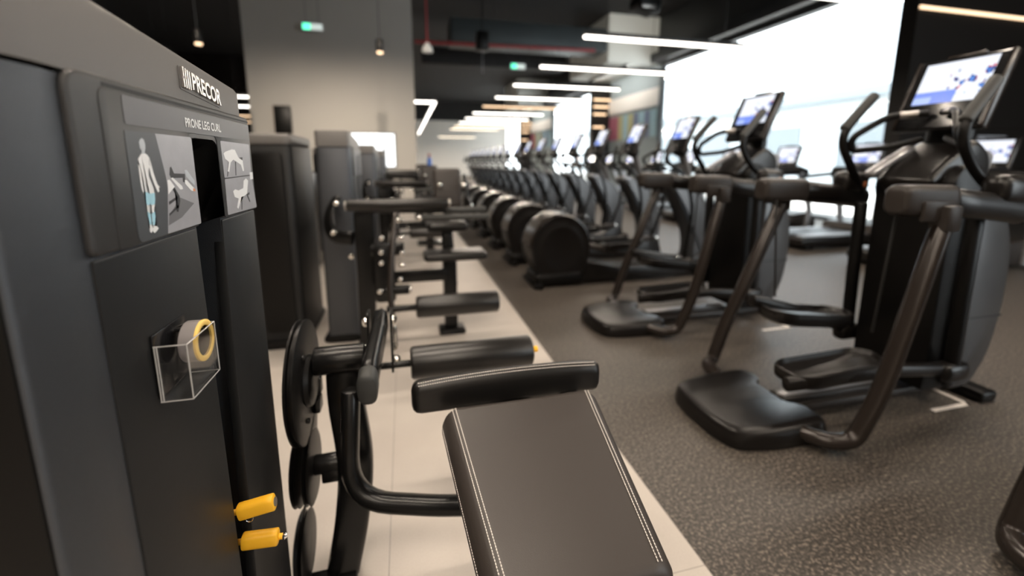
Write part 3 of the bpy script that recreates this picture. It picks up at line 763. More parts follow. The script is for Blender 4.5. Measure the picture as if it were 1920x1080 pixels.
# dark machine with bright bolts glimpsed between the towers
gm = thing('cable_machine', 'dark machine with bright bolts glimpsed in the gap between two weight towers', 'gym machine', (-1.25, 5.2, 0))
t = B(); lo_hi(t, (-1.46, 5.3, 0), (-1.05, 5.8, 1.18), .05); part('tower_shell', t, 'black', gm)
t = B(); lo_hi(t, (-1.4, 5.0, .35), (-1.3, 5.4, .55), .03); lo_hi(t, (-1.45, 4.9, 0), (-1.02, 5.3, .05), .015); sweep(t, [(-1.35, 5.05, 1.05), (-1.25, 5.0, .7), (-1.15, 5.05, .4)], .02, .03); cyl(t, (-1.42, 5.15, .72), (-1.05, 5.15, .72), .04); part('frame', t, 'black', gm)
bolts(gm, [(-1.42 + .36 * ((i * .618) % 1), 5.0 + .05 * (i % 3), .40 + .6 * ((i * .37) % 1)) for i in range(13)], (0, -1, 0), .02, .022)

# low dark bench pads in front of the grey wall
bp = thing('wide_bench', 'low wide black bench top in front of the pale grey wall', 'bench', (-.35, 9.9, 0))
t = B(); box(t, (-.35, 9.9, 1.02), (1.5, .45, .16), .05, None, 3); part('bench_pad', t, 'vinylside', bp)
for x in (-.95, .25):
    t = B(); lo_hi(t, (x - .05, 9.85, 0), (x + .05, 9.95, .95), .01); part('leg', t, 'black', bp)
br = thing('tan_backrest_bench', 'bench with a tan backrest just left of the dark backrest', 'bench', (.36, 6.85, 0))
t = B(); box(t, (.36, 6.80, 1.03), (.20, .10, .30), .04, None, 4); part('backrest', t, 'tan', br, 'tan backrest')
t = B(); lo_hi(t, (.31, 6.8, 0), (.41, 6.88, 1.0), .012); part('post', t, 'black', br)
t = B(); lo_hi(t, (.16, 6.66, 0), (.56, 6.98, .04), .012); part('foot', t, 'black', br)
bo = thing('spray_bottle', 'small blue bottle with a red cap standing on the tan backrest', 'bottle', (.385, 6.80, 1.179))
t = B(); lathe(t, (.385, 6.80, 1.179), (0, 0, 1), [(.001, 0), (.033, 0), (.036, .01), (.036, .14), (.016, .18), (.014, .19), (.001, .19)], 16); part('bottle_body', t, 'bottleblue', bo)
t = B(); cyl(t, (.385, 6.80, 1.366), (.385, 6.80, 1.41), .018); part('spray_head', t, 'bottlered', bo, 'red spray head')

# =================================================================== ADAPTIVE MOTION TRAINERS (nearest cardio machines)
YC = 1.68
AM = thing('motion_trainer', 'nearest stride trainer on the right, black with bent side tubes and the largest lit screen', 'cardio machine', (2.3, YC, 0))
# rear step
def step_ring(k, z, dx=0.):
    o = [(1.365, YC - .10), (1.40, YC - .24), (1.60, YC - .285), (1.90, YC - .285), (1.915, YC - .16), (1.84, YC - .10), (1.84, YC + .10), (1.915, YC + .16), (1.90, YC + .285), (1.60, YC + .285), (1.40, YC + .24), (1.365, YC + .10)]
    o = bez_round(o, [.10, .10, .12, .06, .04, .03, .03, .04, .06, .12, .10, .10], 4)
    return [V((1.64 + (a - 1.64) * k + dx, YC + (b_ - YC) * k, z + (.02 * (a - 1.4) if z > .05 else 0))) for a, b_ in o]
t = B(); rings(t, [step_ring(.985, .002), step_ring(1.0, .012), step_ring(.985, .055), step_ring(.955, .082), step_ring(.90, .093), step_ring(.80, .096)])
part('rear_step', t, 'ampdark', AM, 'rounded black rear step')
t = B(); lo_hi(t, (1.80, YC - .085, .015), (3.05, YC + .085, .055), .012); lo_hi(t, (1.86, YC - .05, .05), (2.62, YC + .05, .085), .012); base = part('base_rail', t, 'amptop', AM)
t = B(); lo_hi(t, (1.88, YC - .030, .084), (2.60, YC + .030, .089), .002); part('rail_strip', t, 'silver', base, 'pale metal strip on the rail')
for s in (-1, 1):
    t = B()
    if s < 0: tp = fillet([(1.72, YC - .22, .058), (1.79, YC - .345, .058), (1.905, YC - .375, .060), (2.005, YC - .390, .30), (2.185, YC - .400, 1.06)], [.08, .08, .17], 8)
    else: tp = fillet([(1.72, YC + .22, .058), (1.765, YC + .42, .060), (1.835, YC + .455, .068), (1.895, YC + .450, .28), (2.185, YC + .400, 1.06)], [.10, .06, .17], 8)
    sweep(t, tp, .037, seg=16)
    part('frame_tube', t, 'bronze', AM, 'bent black side tube')
    # side arm: padded block at the rear, round tube ahead, joint housing at the front
    y = YC + s * .35
    t = B(); RG = []
    for x, k in ((1.965, .70), (1.972, .86), (1.99, .96), (2.02, 1.), (2.24, 1.), (2.262, .97), (2.268, .9)):
        z0 = 1.140 - .02 * (x - 1.97)
        RG.append([V((x, y + a * k, z0 + b_ * k)) for a, b_ in rrect(.050, .066, .034, 5)])
    rings(t, RG); arm = part('arm_block', t, 'amptop', AM, 'grey brown padded arm block')
    t = B(); sweep(t, [(2.26, y, 1.128), (2.40, y, 1.112), (2.55, y, 1.098), (2.70, y, 1.080), (2.735, y, 1.074)], .050, .062, (0, 0, 1), 20, 2.2); part('arm_tube', t, 'ampdark', AM)
    t = B(); box(t, (2.62, y - .005, 1.175), (.20, .11, .13), .045, Matrix.Rotation(.05, 3, 'Y'), 4); jc = part('joint_housing', t, 'ampdark', AM)
    t = B(); box(t, (2.66, y - .062, 1.165), (.022, .004, .03), .002); part('badge', t, 'print_orange', jc, 'small orange badge')
    t = B(); box(t, (2.14, y + s * .052, 1.095), (.18, .020, .085), .008); box(t, (2.185, y + s * .055, 1.065), (.085, .07, .11), .012); part('tube_collar', t, 'amptop', AM)
    # vertical link and pedal drive
    yl = YC + s * .265
    t = B(); sweep(t, [(2.62, yl, 1.06), (2.63, yl, .62), (2.645, yl, .26)], .032, .036, (1, 0, 0), 14); part('drive_link', t, 'blackmatte', AM)
    t = B(); box(t, (2.645, yl, .255), (.17, .085, .10), .035, None, 3); part('link_joint', t, 'ampdark', AM)
    zp, xp = ((.285, 2.02), (.440, 2.18))[s > 0]
    yp = YC + s * .145
    t = B(); sweep(t, [(xp - .34, yl - s * .06, zp + (.10 if s > 0 else -.01)), (2.3, yl - s * .03, zp - (.03 if s > 0 else .0)), (2.645, yl, .262)], .026, .034, (0, 0, 1), 14, 2.6); part('pedal_arm', t, 'ampdark', AM)
    # pedal tray with raised rim
    o = bez_round([(xp - .30, yp - .06), (xp - .22, yp - .105), (xp + .22, yp - .10), (xp + .27, yp - .03), (xp + .27, yp + .03), (xp + .22, yp + .10), (xp - .22, yp + .105), (xp - .30, yp + .06)], .06, 4)
    def pr_(k, z): return [V((xp + (a - xp) * k, yp + (b_ - yp) * (1 - (1 - k) * 1.6), zp + z + (a - xp) * (.0 if s < 0 else -.15) + max(0, a - xp - .1) * .16)) for a, b_ in o]
    t = B(); rings(t, [pr_(.90, -.045), pr_(.99, -.02), pr_(1.0, .01), pr_(.985, .028), pr_(.95, .030), pr_(.90, .008), pr_(.6, .0)])
    part('pedal', t, 'ampdark', AM, 'black foot pedal tray with raised rim')
    # moving handlebar
    ym = YC + s * .275
    pts = fillet([(2.70, ym + s * .05, 1.10), (2.52, ym, 1.26), (2.40, ym, 1.43), (2.60, ym - s * .015, 1.66)], [.10, .14], 8)
    t = B(); sweep(t, pts, .0215, seg=14); hb = part('handlebar', t, 'blackmatte', AM)
    t = B(); sweep(t, smooth_path([(2.425, ym - s * .002, 1.475), (2.49, ym - s * .006, 1.545), (2.605, ym - s * .016, 1.668)], 5), .0265, seg=14); part('grip', t, 'rubber', hb, 'dark grey rubber grip')
    # fixed handle loop
    t = B(); sweep(t, fillet([(2.68, YC + s * .03, 1.545), (2.57, YC + s * .15, 1.54), (2.45, YC + s * .24, 1.43), (2.47, YC + s * .255, 1.355), (2.64, YC + s * .16, 1.375), (2.70, YC + s * .05, 1.42)], [.05, .08, .035, .06, .05], 6), .0175, seg=12); part('fixed_handle', t, 'blackmatte', AM)
    t = B(); sweep(t, [(2.655, YC + s * .060, 1.5442), (2.60, YC + s * .118, 1.5415)], .0195, seg=12); part('pulse_plate', t, 'steel', AM, 'shiny pulse sensor plate')
    t = B(); cyl(t, (2.05, YC + s * .31, 1.08), (2.07, YC + s * .27, .52), .006, seg=8); part('cable', t, 'cable', AM)
# centre tower
t = B()
o0 = [(2.60, .10), (2.605, 1.06), (2.58, 1.20), (2.66, 1.30), (2.92, 1.12), (2.99, .85), (3.01, .55), (2.96, .28), (2.86, .10)]
prism(t, bez_round(o0, [.02, .03, .05, .06, .10, .15, .15, .15, .05], 4), 'xz', YC - .185, YC + .185, .012)
part('centre_tower', t, 'blackmatte', AM)
for s in (-1, 1):
    t = B()
    o1 = bez_round([(2.72, .12), (2.72, 1.04), (2.92, 1.03), (2.99, .85), (3.015, .56), (2.965, .28), (2.86, .12)], [.02, .03, .06, .14, .16, .15, .06], 5)
    prism(t, o1, 'xz', YC + s * .186, YC + s * .235, .02, 3); sp_ = part('side_panel', t, 'ampgrey', AM, 'curved grey side panel')
    t = B(); lo_hi(t, (2.73, YC + s * .2355 - .001, .505), (3.0, YC + s * .2355 + .001, .512)); part('panel_seam', t, 'dark', sp_)
t = B(); prism(t, bez_round([(2.50, 1.20), (2.60, 1.30), (2.80, 1.42), (2.92, 1.33), (2.93, 1.10), (2.62, 1.08)], [.03, .06, .06, .06, .04, .04], 4), 'xz', YC - .13, YC + .13, .03, 3); hd = part('upper_shroud', t, 'ampdark', AM)
t = B(); sweep(t, smooth_path([(2.46, YC + .13, 1.225), (2.58, YC + .12, 1.30), (2.70, YC + .105, 1.37)], 5), .016, .030, (0, 1, 0), 12, 3); part('trim_strip', t, 'silver', hd, 'bright metal trim strip')
t = B(); box(t, (2.88, YC - .02, 1.27), (.14, .20, .19), .035, Matrix.Rotation(.25, 3, 'Y'), 3); part('front_cover', t, 'silver', hd, 'pale grey front cover')
t = B(); sweep(t, [(2.78, YC, 1.28), (2.80, YC, 1.44), (2.79, YC, 1.58)], .10, .04, (1, 0, 0), 16, 3); part('console_neck', t, 'blackmatte', AM)
# console
def console(root, x, yc, z, w, h, tilt, bw, bh, drop):
    up = V((math.sin(tilt), 0, math.cos(tilt))); nx = V((math.cos(tilt), 0, -math.sin(tilt)))
    R = Matrix.Rotation(tilt, 3, 'Y'); c = V((x, yc, z))
    t = B(); box(t, c + nx * .022 - up * drop, (.040, bw, bh), .016, R, 3); cs = part('console', t, 'bezel', root, 'glossy black console')
    t = B(); screen_quad(t, c - nx * .0005, w, h, tilt); part('screen', t, 'screen', cs, 'lit screen, white with a blue band')
    for s in (-1, 1):
        t = B(); q = c + V((0, s * bw * .5, 0)) + nx * .02 - up * drop
        sweep(t, [q - up * bh * .49, q + up * bh * .49], .009, .024, nx, 10, 3); part('side_trim', t, 'bronze', cs)
    t = B(); q = c + nx * .02 + up * (bh * .5 - drop); box(t, q + up * .006, (.03, bw * .42, .014), .005, R); part('top_bar', t, 'bronze', cs)
    return cs
console(AM, 2.765, YC, 1.705, .300, .228, .38, .385, .40, .060)
t = B(); lo_hi(t, (2.98, YC - .24, .0), (3.10, YC + .24, .065), .02, 3); lo_hi(t, (2.92, YC - .07, .03), (3.06, YC + .07, .16), .02); part('front_foot', t, 'blackmatte', AM)
AM2 = dup(AM, (0, 1.30, 0), 'second stride trainer, standing just behind the nearest one')
# third one beside the camera: only its bent tube reaches the frame
dup(AM, (.10, -1.335, 0), 'stride trainer cut off at the lower right corner, only a bent tube visible')

# =================================================================== ELLIPTICAL TRAINERS (row along the tile edge)
YE = 4.25
EL = thing('elliptical_trainer', 'first elliptical trainer of the row, next to the stride trainers', 'cardio machine', (2.3, YE, 0), 'row of elliptical trainers')
t = B(); xc, zc, r = 1.545, .395, .345
W = .20
lathe(t, (xc, YE - W, zc), (0, 1, 0), [(.02, .014), (.20, .012), (.225, .004), (.245, .010), (r - .035, .008), (r - .012, .004), (r, .022), (r, 2 * W - .022), (r - .012, 2 * W - .004), (.02, 2 * W)], 44)
t.transform(Matrix.Translation((xc, YE, zc)) @ Matrix.Diagonal((.94, 1, 1.06, 1)) @ Matrix.Translation((-xc, -YE, -zc)))
dh = part('drive_housing', t, 'ampdark', EL, 'round black rear drive housing')
t = B()
arc = [V((xc + .94 * (r + .002) * math.cos(a), YE, zc + 1.06 * (r + .002) * math.sin(a))) for a in [math.radians(20 + k * 9) for k in range(18)]]
sweep(t, arc, W - .022, .007, (1, 0, 0), 12, 6); part('rim_highlight', t, 'bronze', dh, 'rim band in its warm reflected tone')  # warm band over the rim's top stands for light reflected there
t = B(); lo_hi(t, (1.26, YE - .21, .02), (1.80, YE + .19, .16), .05, 3); lo_hi(t, (1.24, YE - .24, .0), (1.34, YE + .24, .055), .015); cyl(t, (1.30, YE - .26, .035), (1.30, YE - .215, .035), .035); part('rear_foot', t, 'blackmatte', EL)
t = B(); prism(t, bez_round([(1.75, .03), (1.80, .26), (2.2, .17), (3.0, .15), (3.35, .30), (3.42, .03)], .03, 3), 'xz', YE - .16, YE + .16, .012); part('base_cover', t, 'ampdark', EL)
for s in (-1, 1):
    ys_ = YE + s * .15
    xr, zr = (1.80, .45) if s < 0 else (1.78, .30)
    zf = .24 if s < 0 else .40
    t = B(); sweep(t, [(xr - .10, ys_, zr), (2.15, ys_, (zr + zf) / 2 + .01), (2.90, ys_ + s * .05, zf)], .028, .036, (0, 0, 1), 12, 2.6); part('pedal_arm', t, 'amptop', EL)
    xp, zp = (2.25, (zr + zf) / 2 + .055)
    o = bez_round([(xp - .22, ys_ - .085), (xp + .20, ys_ - .085), (xp + .24, ys_), (xp + .20, ys_ + .085), (xp - .22, ys_ + .085)], .05, 4)
    def pe(k, z): return [V((xp + (a - xp) * k, ys_ + (b_ - ys_) * (1 - (1 - k) * 1.4), zp + z + max(0, a - xp - .1) * .25)) for a, b_ in o]
    t = B(); rings(t, [pe(.92, -.03), pe(1, -.01), pe(1, .035), pe(.96, .037), pe(.91, .008), pe(.6, .0)]); part('pedal', t, 'ampdark', EL)
    t = B(); cyl(t, (2.88, ys_ + s * .02, zf), (2.88, ys_ + s * .10, zf), .022, .006, 12); part('joint_bolt', t, 'chrome', EL, 'shiny joint bolt')
    # swinging handlebar: lower lever, curved upper bar
    yh = YE + s * .27; dx = .10 * s
    t = B(); sweep(t, fillet([(2.90 - dx * .6, ys_ + s * .09, zf), (3.02, yh, .80), (2.93 + dx * .3, yh, 1.15), (2.74 + dx, yh, 1.30), (2.80 + dx, yh - s * .01, 1.50)], [.25, .12, .08], 6), .0195, seg=12); hb = part('handlebar', t, 'blackmatte', EL)
    t = B(); sweep(t, [(2.755 + dx, yh, 1.35), (2.805 + dx, yh - s * .01, 1.515)], .0245, seg=12); part('grip', t, 'rubber', hb)
    t = B(); sweep(t, fillet([(2.98, YE + s * .05, 1.40), (2.80, YE + s * .17, 1.42), (2.66, YE + s * .22, 1.33), (2.72, YE + s * .22, 1.25), (2.96, YE + s * .10, 1.28)], [.05, .05, .035], 5), .016, seg=10); part('fixed_handle', t, 'blackmatte', EL)
# front shroud: tall blade that bows forward
so = [(2.84, 1.10), (2.98, 1.10), (3.20, .99), (3.36, .78), (3.42, .50), (3.40, .05), (3.12, .05), (3.14, .42), (3.06, .68), (2.92, .90), (2.80, 1.04)]
t = B(); prism(t, bez_round(so, [.03, .05, .12, .14, .14, .03, .03, .12, .12, .10, .03], 5), 'xz', YE - .115, YE + .115, .045, 4); fs = part('front_shroud', t, 'ampgrey', EL, 'bowed dark grey front shroud')
for s in (-1, 1):
    t = B(); sweep(t, smooth_path([(2.80, YE + s * .105, 1.085), (3.0, YE + s * .105, 1.04), (3.18, YE + s * .105, .93), (3.30, YE + s * .105, .76)], 5), .008, .020, (0, 0, 1), 8, 3); part('shroud_trim', t, 'silver', fs, 'pale trim line')
t = B(); sweep(t, [(3.20, YE, .92), (3.06, YE, 1.28), (2.98, YE, 1.50)], .07, .022, (1, 0, .3), 14, 3); part('console_mast', t, 'silver', EL, 'pale grey console mast')
console(EL, 3.02, YE, 1.655, .265, .230, .42, .325, .42, .070)
t = B(); box(t, (2.99, YE, 1.42), (.14, .17, .13), .04, Matrix.Rotation(.4, 3, 'Y'), 3); part('console_base', t, 'blackmatte', EL)
t = B(); cyl(t, (2.95, YE + .02, 1.0), (2.98, YE + .02, 1.17), .04); part('bottle_holder', t, 'blackmatte', EL)
t = B(); lo_hi(t, (3.24, YE - .28, 0), (3.36, YE + .28, .06), .02); part('front_foot', t, 'blackmatte', EL)
PITCH = 1.03
for k in range(1, 16):
    dup(EL, (0, PITCH * k, 0), '%s elliptical trainer of the row, counted from the stride trainers' % ORD[k], 'row of elliptical trainers')

# =================================================================== TREADMILLS by the window
YT = 5.30
TM = thing('treadmill', 'treadmill by the window whose screen shows just left of the large nearest screen', 'treadmill', (6.5, YT, 0), 'treadmills by the window')
t = B(); lo_hi(t, (5.55, YT - .42, .06), (7.1, YT + .42, .20), .05, 3); dk = part('deck', t, 'ampdark', TM)
t = B(); lo_hi(t, (5.60, YT - .27, .195), (7.05, YT + .27, .206), .003); part('belt', t, 'blackmatte', dk)
for s in (-1, 1):
    t = B(); lo_hi(t, (5.62, YT + s * .29 - .05, .198), (7.0, YT + s * .29 + .05, .215), .006); part('side_rail', t, 'silver', dk, 'pale side rail')
t = B(); prism(t, bez_round([(6.85, .10), (6.90, .32), (7.30, .36), (7.5, .22), (7.5, .05), (6.9, .05)], .05, 4), 'xz', YT - .42, YT + .42, .03, 3); part('motor_hood', t, 'amptop', TM)
for s in (-1, 1):
    t = B(); sweep(t, fillet([(7.25, YT + s * .44, .05), (7.30, YT + s * .44, .40), (7.02, YT + s * .42, 1.10)], .15), .030, .055, (1, 0, 0), 12, 3); part('upright', t, 'silver', TM, 'grey upright')
    t = B(); sweep(t, fillet([(7.06, YT + s * .42, 1.06), (6.95, YT + s * .42, 1.09), (6.30, YT + s * .42, 1.04)], .05), .030, .032, (0, 0, 1), 12); part('handrail', t, 'blackmatte', TM)
t = B(); box(t, (7.08, YT, 1.12), (.26, .90, .14), .05, Matrix.Rotation(.3, 3, 'Y'), 3); part('console_tray', t, 'blackmatte', TM)
t = B(); cyl(t, (6.95, YT - .40, 1.08), (6.95, YT + .40, 1.08), .022); part('front_bar', t, 'blackmatte', TM)
console(TM, 7.12, YT, 1.42, .40, .28, .30, .47, .40, .03)
for xx in (5.7, 7.0):
    t = B(); lo_hi(t, (xx, YT - .36, 0), (xx + .17, YT + .36, .07), .02); part('foot', t, 'blackmatte', TM)
for k, lb in ((1, 'treadmill by the window, its screen seen between the two nearest stride trainers'), (2, 'treadmill by the window, third along the row from the dark end wall'), (3, 'treadmill by the window, fourth along the row from the dark end wall'), (4, 'treadmill by the window, fifth along the row from the dark end wall'), (5, 'treadmill by the window, sixth along the row from the dark end wall'), (6, 'treadmill by the window, seventh along the row from the dark end wall'), (7, 'treadmill by the window, eighth along the row from the dark end wall'), (8, 'treadmill by the window, ninth along the row from the dark end wall'),
               (-1, 'treadmill at the right edge of the picture, only its dark deck end in view')):
    dup(TM, (0, 1.47 * k, 0), lb, 'treadmills by the window')

# =================================================================== THE ROOM
t = B(); lo_hi(t, (-10, -5, -.06), (.90, 38, 0)); struct('floor', t, 'tile')
t = B(); lo_hi(t, (.90, -5, -.06), (7.6, 38, 0)); lo_hi(t, (7.6, -5, -.06), (14, 6.4, 0)); struct('floor', t, 'rubberfloor')
t = B(); lo_hi(t, (7.6, 6.4, -.06), (9.25, 38, 0)); struct('floor', t, 'outground')
HC = 6.3
t = B(); lo_hi(t, (-10.2, -5.2, HC), (14, 38.2, HC + .2)); struct('ceiling', t, 'ceilblack')
t = B(); lo_hi(t, (-10.2, -5, 0), (-10, 38, HC)); struct('wall_left', t, 'darkwall')
t = B(); lo_hi(t, (-10, 37.9, 0), (9, 38.1, 4.7)); struct('wall_back', t, 'plasterwhite')
t = B(); lo_hi(t, (-10, 37.7, 4.7), (9, 37.9, HC)); struct('trim_1', t, 'ceilblack')
t = B()
lo_hi(t, (-10, -5.2, 0), (FW0, -5, HC)); lo_hi(t, (FW1, -5.2, 0), (14, -5, HC)); lo_hi(t, (FW0, -5.2, 0), (FW1, -5, .5)); lo_hi(t, (FW0, -5.2, 5.2), (FW1, -5, HC)); struct('wall_front', t, 'plaster')
t = B(); lo_hi(t, (FW0, -5.11, .5), (FW1, -5.09, 5.2)); struct('window_4', t, 'glass')
t = B()
for k in range(7):
    x = FW0 + (FW1 - FW0 - .08) * k / 6; lo_hi(t, (x, -5.16, .5), (x + .08, -5.04, 5.2))
lo_hi(t, (FW0, -5.16, .5), (FW1, -5.04, .58)); lo_hi(t, (FW0, -5.16, 5.12), (FW1, -5.04, 5.2)); struct('window_frame', t, 'mullion')
t = B(); lo_hi(t, (13.8, -5, 0), (14, 6.12, HC)); struct('wall_right', t, 'darkwall')
t = B(); lo_hi(t, (8.93, 6.12, 0), (14, 6.40, HC)); struct('wall_end', t, 'darkwall')
# window wall: bays of window and plaster
WT = 4.69
BAYS = [(6.40, 14.2), (18.3, 25.9), (30.5, 37.6)]
t = B()
lo_hi(t, (9.0, 6.4, WT), (9.25, 38, HC))
struct('wall_right', t, 'mullion')
t = B(); lo_hi(t, (9.0, 14.2, 0), (9.25, 18.0, WT)); lo_hi(t, (9.0, 25.9, 0), (9.25, 30.2, WT)); struct('wall_right', t, 'bluegrey')
t = B()
for y in (18.0, 30.2): lo_hi(t, (8.15, y, 0), (9.25, y + .3, HC))
struct('wall_right', t, 'darkwall')
t = B(); lo_hi(t, (8.70, 6.4, 4.75), (9.0, 38, 5.05), .02); struct('trim_2', t, 'mullion')
for i, (a, b_) in enumerate(BAYS):
    t = B(); lo_hi(t, (9.10, a, 0), (9.12, b_, WT)); w = struct('window_%d' % (i + 1), t, 'glass')
    t = B()
    lo_hi(t, (9.05, a, 0), (9.17, b_, .08)); lo_hi(t, (9.05, a, WT - .08), (9.17, b_, WT)); lo_hi(t, (9.05, a, 0), (9.17, a + .08, WT)); lo_hi(t, (9.05, b_ - .08, 0), (9.17, b_, WT))
    fr = struct('window_frame', t, 'mullion')
# murals and light band on the plaster bays
for j, (a, b_) in enumerate(((14.2, 18.0), (25.9, 30.2))):
    mu = thing('wall_mural', ('nearer', 'farther')[j] + ' strip of colourful wall art beside the windows', 'wall art', (8.97, (a + b_) / 2, 2.2), 'wall art strips')
    n = 9
    cols = ['muralB', 'muralD', 'muralB', 'muralD', 'muralC', 'muralB', 'muralC', 'muralA', 'muralA']
    for k in range(n):
        t = B(); y0 = a + .05 + (b_ - a - .1) * k / n; y1 = a + .05 + (b_ - a - .1) * (k + 1) / n
        prism(t, [(y0, 2.2), (y1, 2.2), (y1 + .0, 3.17), (y0 + .0, 3.17)], 'yz', 8.965, 8.998); part('art_panel', t, cols[k], mu)
    t = B(); lo_hi(t, (8.94, a, 3.30), (9.0, b_, 3.92)); struct('trim_%d' % (3 + j), t, 'plasterwhite')
    wl = solo('added_wall_washer', lo_hi(B(), (7.80, a + .3, 4.63), (7.86, b_ - .3, 4.70)), 'barcase', 'slim added washer lamp above the %s wall art' % ('nearer', 'farther')[j], 'light', (7.83, (a + b_) / 2, 4.63), 'added wall washers')  # lamp added to brighten the pale wall band
    la = bpy.data.lights.new('added_washer_lamp', 'AREA'); la.shape = 'RECTANGLE'; la.size = .05; la.size_y = b_ - a - .6; la.energy = WASH; la.color = (1, .96, .9)
    o = bpy.data.objects.new('added_washer_lamp', la); COL.objects.link(o); o.parent = wl; o.location = (.02, 0, -.05); o.rotation_euler = (0, -PI / 4, 0)
    t = B(); lo_hi(t, (7.05, b_ - 3.6, 4.70), (9.0, b_, HC), .01); struct('wall_bulkhead', t, 'bulk')
# big grey wall block on the left
t = B(); lo_hi(t, (-3.74, 12.5, 0), (.36, 13.05, HC)); struct('wall_column', t, 'plaster')
t = B(); lo_hi(t, (-10, 24, 0), (-3.5, 24.2, HC)); struct('wall_left', t, 'darkwall')

# outside
t = B(); lo_hi(t, (9.25, 6.4, -.1), (60, 60, -.06)); struct('ground_outside', t, 'outground')
bl = thing('pale_building', 'pale building across the street, washed out beyond the large window', 'building', (26, 22, 0))
t = B(); lo_hi(t, (24, 4, 0), (30, 60, 9)); part('wall', t, 'outwall', bl)
for k in range(7):
    t = B(); lo_hi(t, (23.9, 10 + k * 6, 1.0), (24.05, 13.5 + k * 6, 3.4)); part('window', t, 'outgrey', bl, 'grey window')
t = B(); lo_hi(t, (23.2, 4, 4.6), (24, 60, 5.1)); part('canopy', t, 'outgrey', bl)

# =================================================================== LAMPS
def light_bar(x0, x1, y, z, label, group, m='bar', lamp=0., drop=True):
    r = thing('light_bar', label, 'light', ((x0 + x1) / 2, y, z), group)
    t = B(); lo_hi(t, (x0, y - .028, z + .012), (x1, y + .028, z + .075), .006); hs = part('housing', t, 'barcase', r)
    t = B(); sweep(t, [(x0 + .004, y, z), (x1 - .004, y, z)], .030, .026, (0, 0, 1), 12, 3); part('diffuser', t, m, r, 'glowing diffuser')
    for x in (x0 + .35, x1 - .35):
        t = B(); cyl(t, (x, y, z + .07), (x, y, HC - .0005), .004, seg=6); part('suspension_wire', t, 'cable', r)
    if lamp:
        la = bpy.data.lights.new('bar_light', 'AREA'); la.shape = 'RECTANGLE'; la.size = x1 - x0; la.size_y = .06; la.energy = lamp; la.color = (1, .86, .71)
        o = bpy.data.objects.new('bar_light', la); COL.objects.link(o); o.parent = r; o.location = (0, 0, -.035)
    return r
for k in range(-4, 11):
    y = 5.86 + 1.97 * k if k < 10 else 31.6
    if k < 0: lb = 'light bar over the near end of the cardio aisle, %s before the first visible bar' % ORD[-k - 1]
    else: lb = '%s hanging light bar over the elliptical row, counted from the camera' % ORD[k]
    light_bar(2.49, 5.12, y, 3.0, lb, 'light bars over the cardio aisle', 'barwarm' if k == 4 else 'barcream' if k > 7 else 'bar', LAMP if k < 6 else (LAMP * .5 if k < 8 else LAMP * 9))
for k in range(-2, 2):
    light_bar(-1.6, .6, 1.0 + 2.6 * k, 3.9, '%s light bar above the weight machines, out of the picture' % ORD[k + 2], 'light bars above the weight machines', 'bar', LAMP * 1.9)
for k in range(4):
    x1 = (-3.95, -4.66, -5.62, -6.45)[k]
    light_bar(x1 - 2.4, x1, (13.3, 15.6, 18.9, 21.7)[k], 3.0, '%s of four light bar ends seen beside the edge of the grey wall' % ORD[k], 'light bars behind the grey wall', 'bar' if k < 2 else 'barwarm')
# track spotlights (above the picture); the first three added to brighten the grey wall
for k, (x, tgt) in enumerate(((-3.0, (-2.9, 12.5, .9)), (-1.6, (-1.4, 12.5, .9)), (-.2, (0, 12.5, .9)), (6.2, (8.0, 14.2, 5.5)))):
    r = thing('track_spotlight', '%s of three added black track spotlights brightening the grey wall, above the picture' % ORD[k] if k < 3 else 'black track spotlight aimed at the pale bulkhead over the windows, above the picture', 'spotlight', (x, 5.6, 4.6), 'track spotlights')
    p = V((x, 5.6, 4.6)); d = (V(tgt) - p).normalized()
    t = B(); cyl(t, p - d * .12, p + d * .10, .055); part('lamp_head', t, 'blackmatte', r)
    t = B(); cyl(t, p - d * .02 + V((0, 0, .05)), (x, 5.55, HC - .0005), .012, seg=8); part('stem', t, 'blackmatte', r)
    la = bpy.data.lights.new('spot_lamp', 'SPOT'); la.energy = SPOT; la.spot_size = .95 if k < 3 else .55; la.spot_blend = .9; la.shadow_soft_size = .05; la.color = (1, .86, .70)
    o = bpy.data.objects.new('spot_lamp', la); COL.objects.link(o); o.parent = r; o.location = d * .16; o.rotation_euler = d.to_track_quat('-Z', 'Y').to_euler()
# the angled lamp shaped like a seven
sv = thing('angled_light', 'angled light shaped like a seven beside the grey wall', 'light', (.9, 16, 3.0))
t = B(); sweep(t, [(.20, 13.2, 3.0), (.96, 13.2, 3.0)], .035, .03, (0, 0, 1), 10, 3); sweep(t, [(.96, 13.2, 3.0), (.98, 24.0, 3.0), (.99, 28.5, 3.0)], .035, .03, (0, 0, 1), 10, 3); part('diffuser', t, 'bar', sv, 'glowing diffuser')
t = B(); lo_hi(t, (.90, 13.2, 3.03), (1.0, 28.0, 3.08)); part('housing', t, 'barcase', sv)
for y in (13.5, 18, 23):
    t = B(); cyl(t, (.95, y, 3.07), (.95, y, HC - .0005), .004, seg=6); part('suspension_wire', t, 'cable', sv)
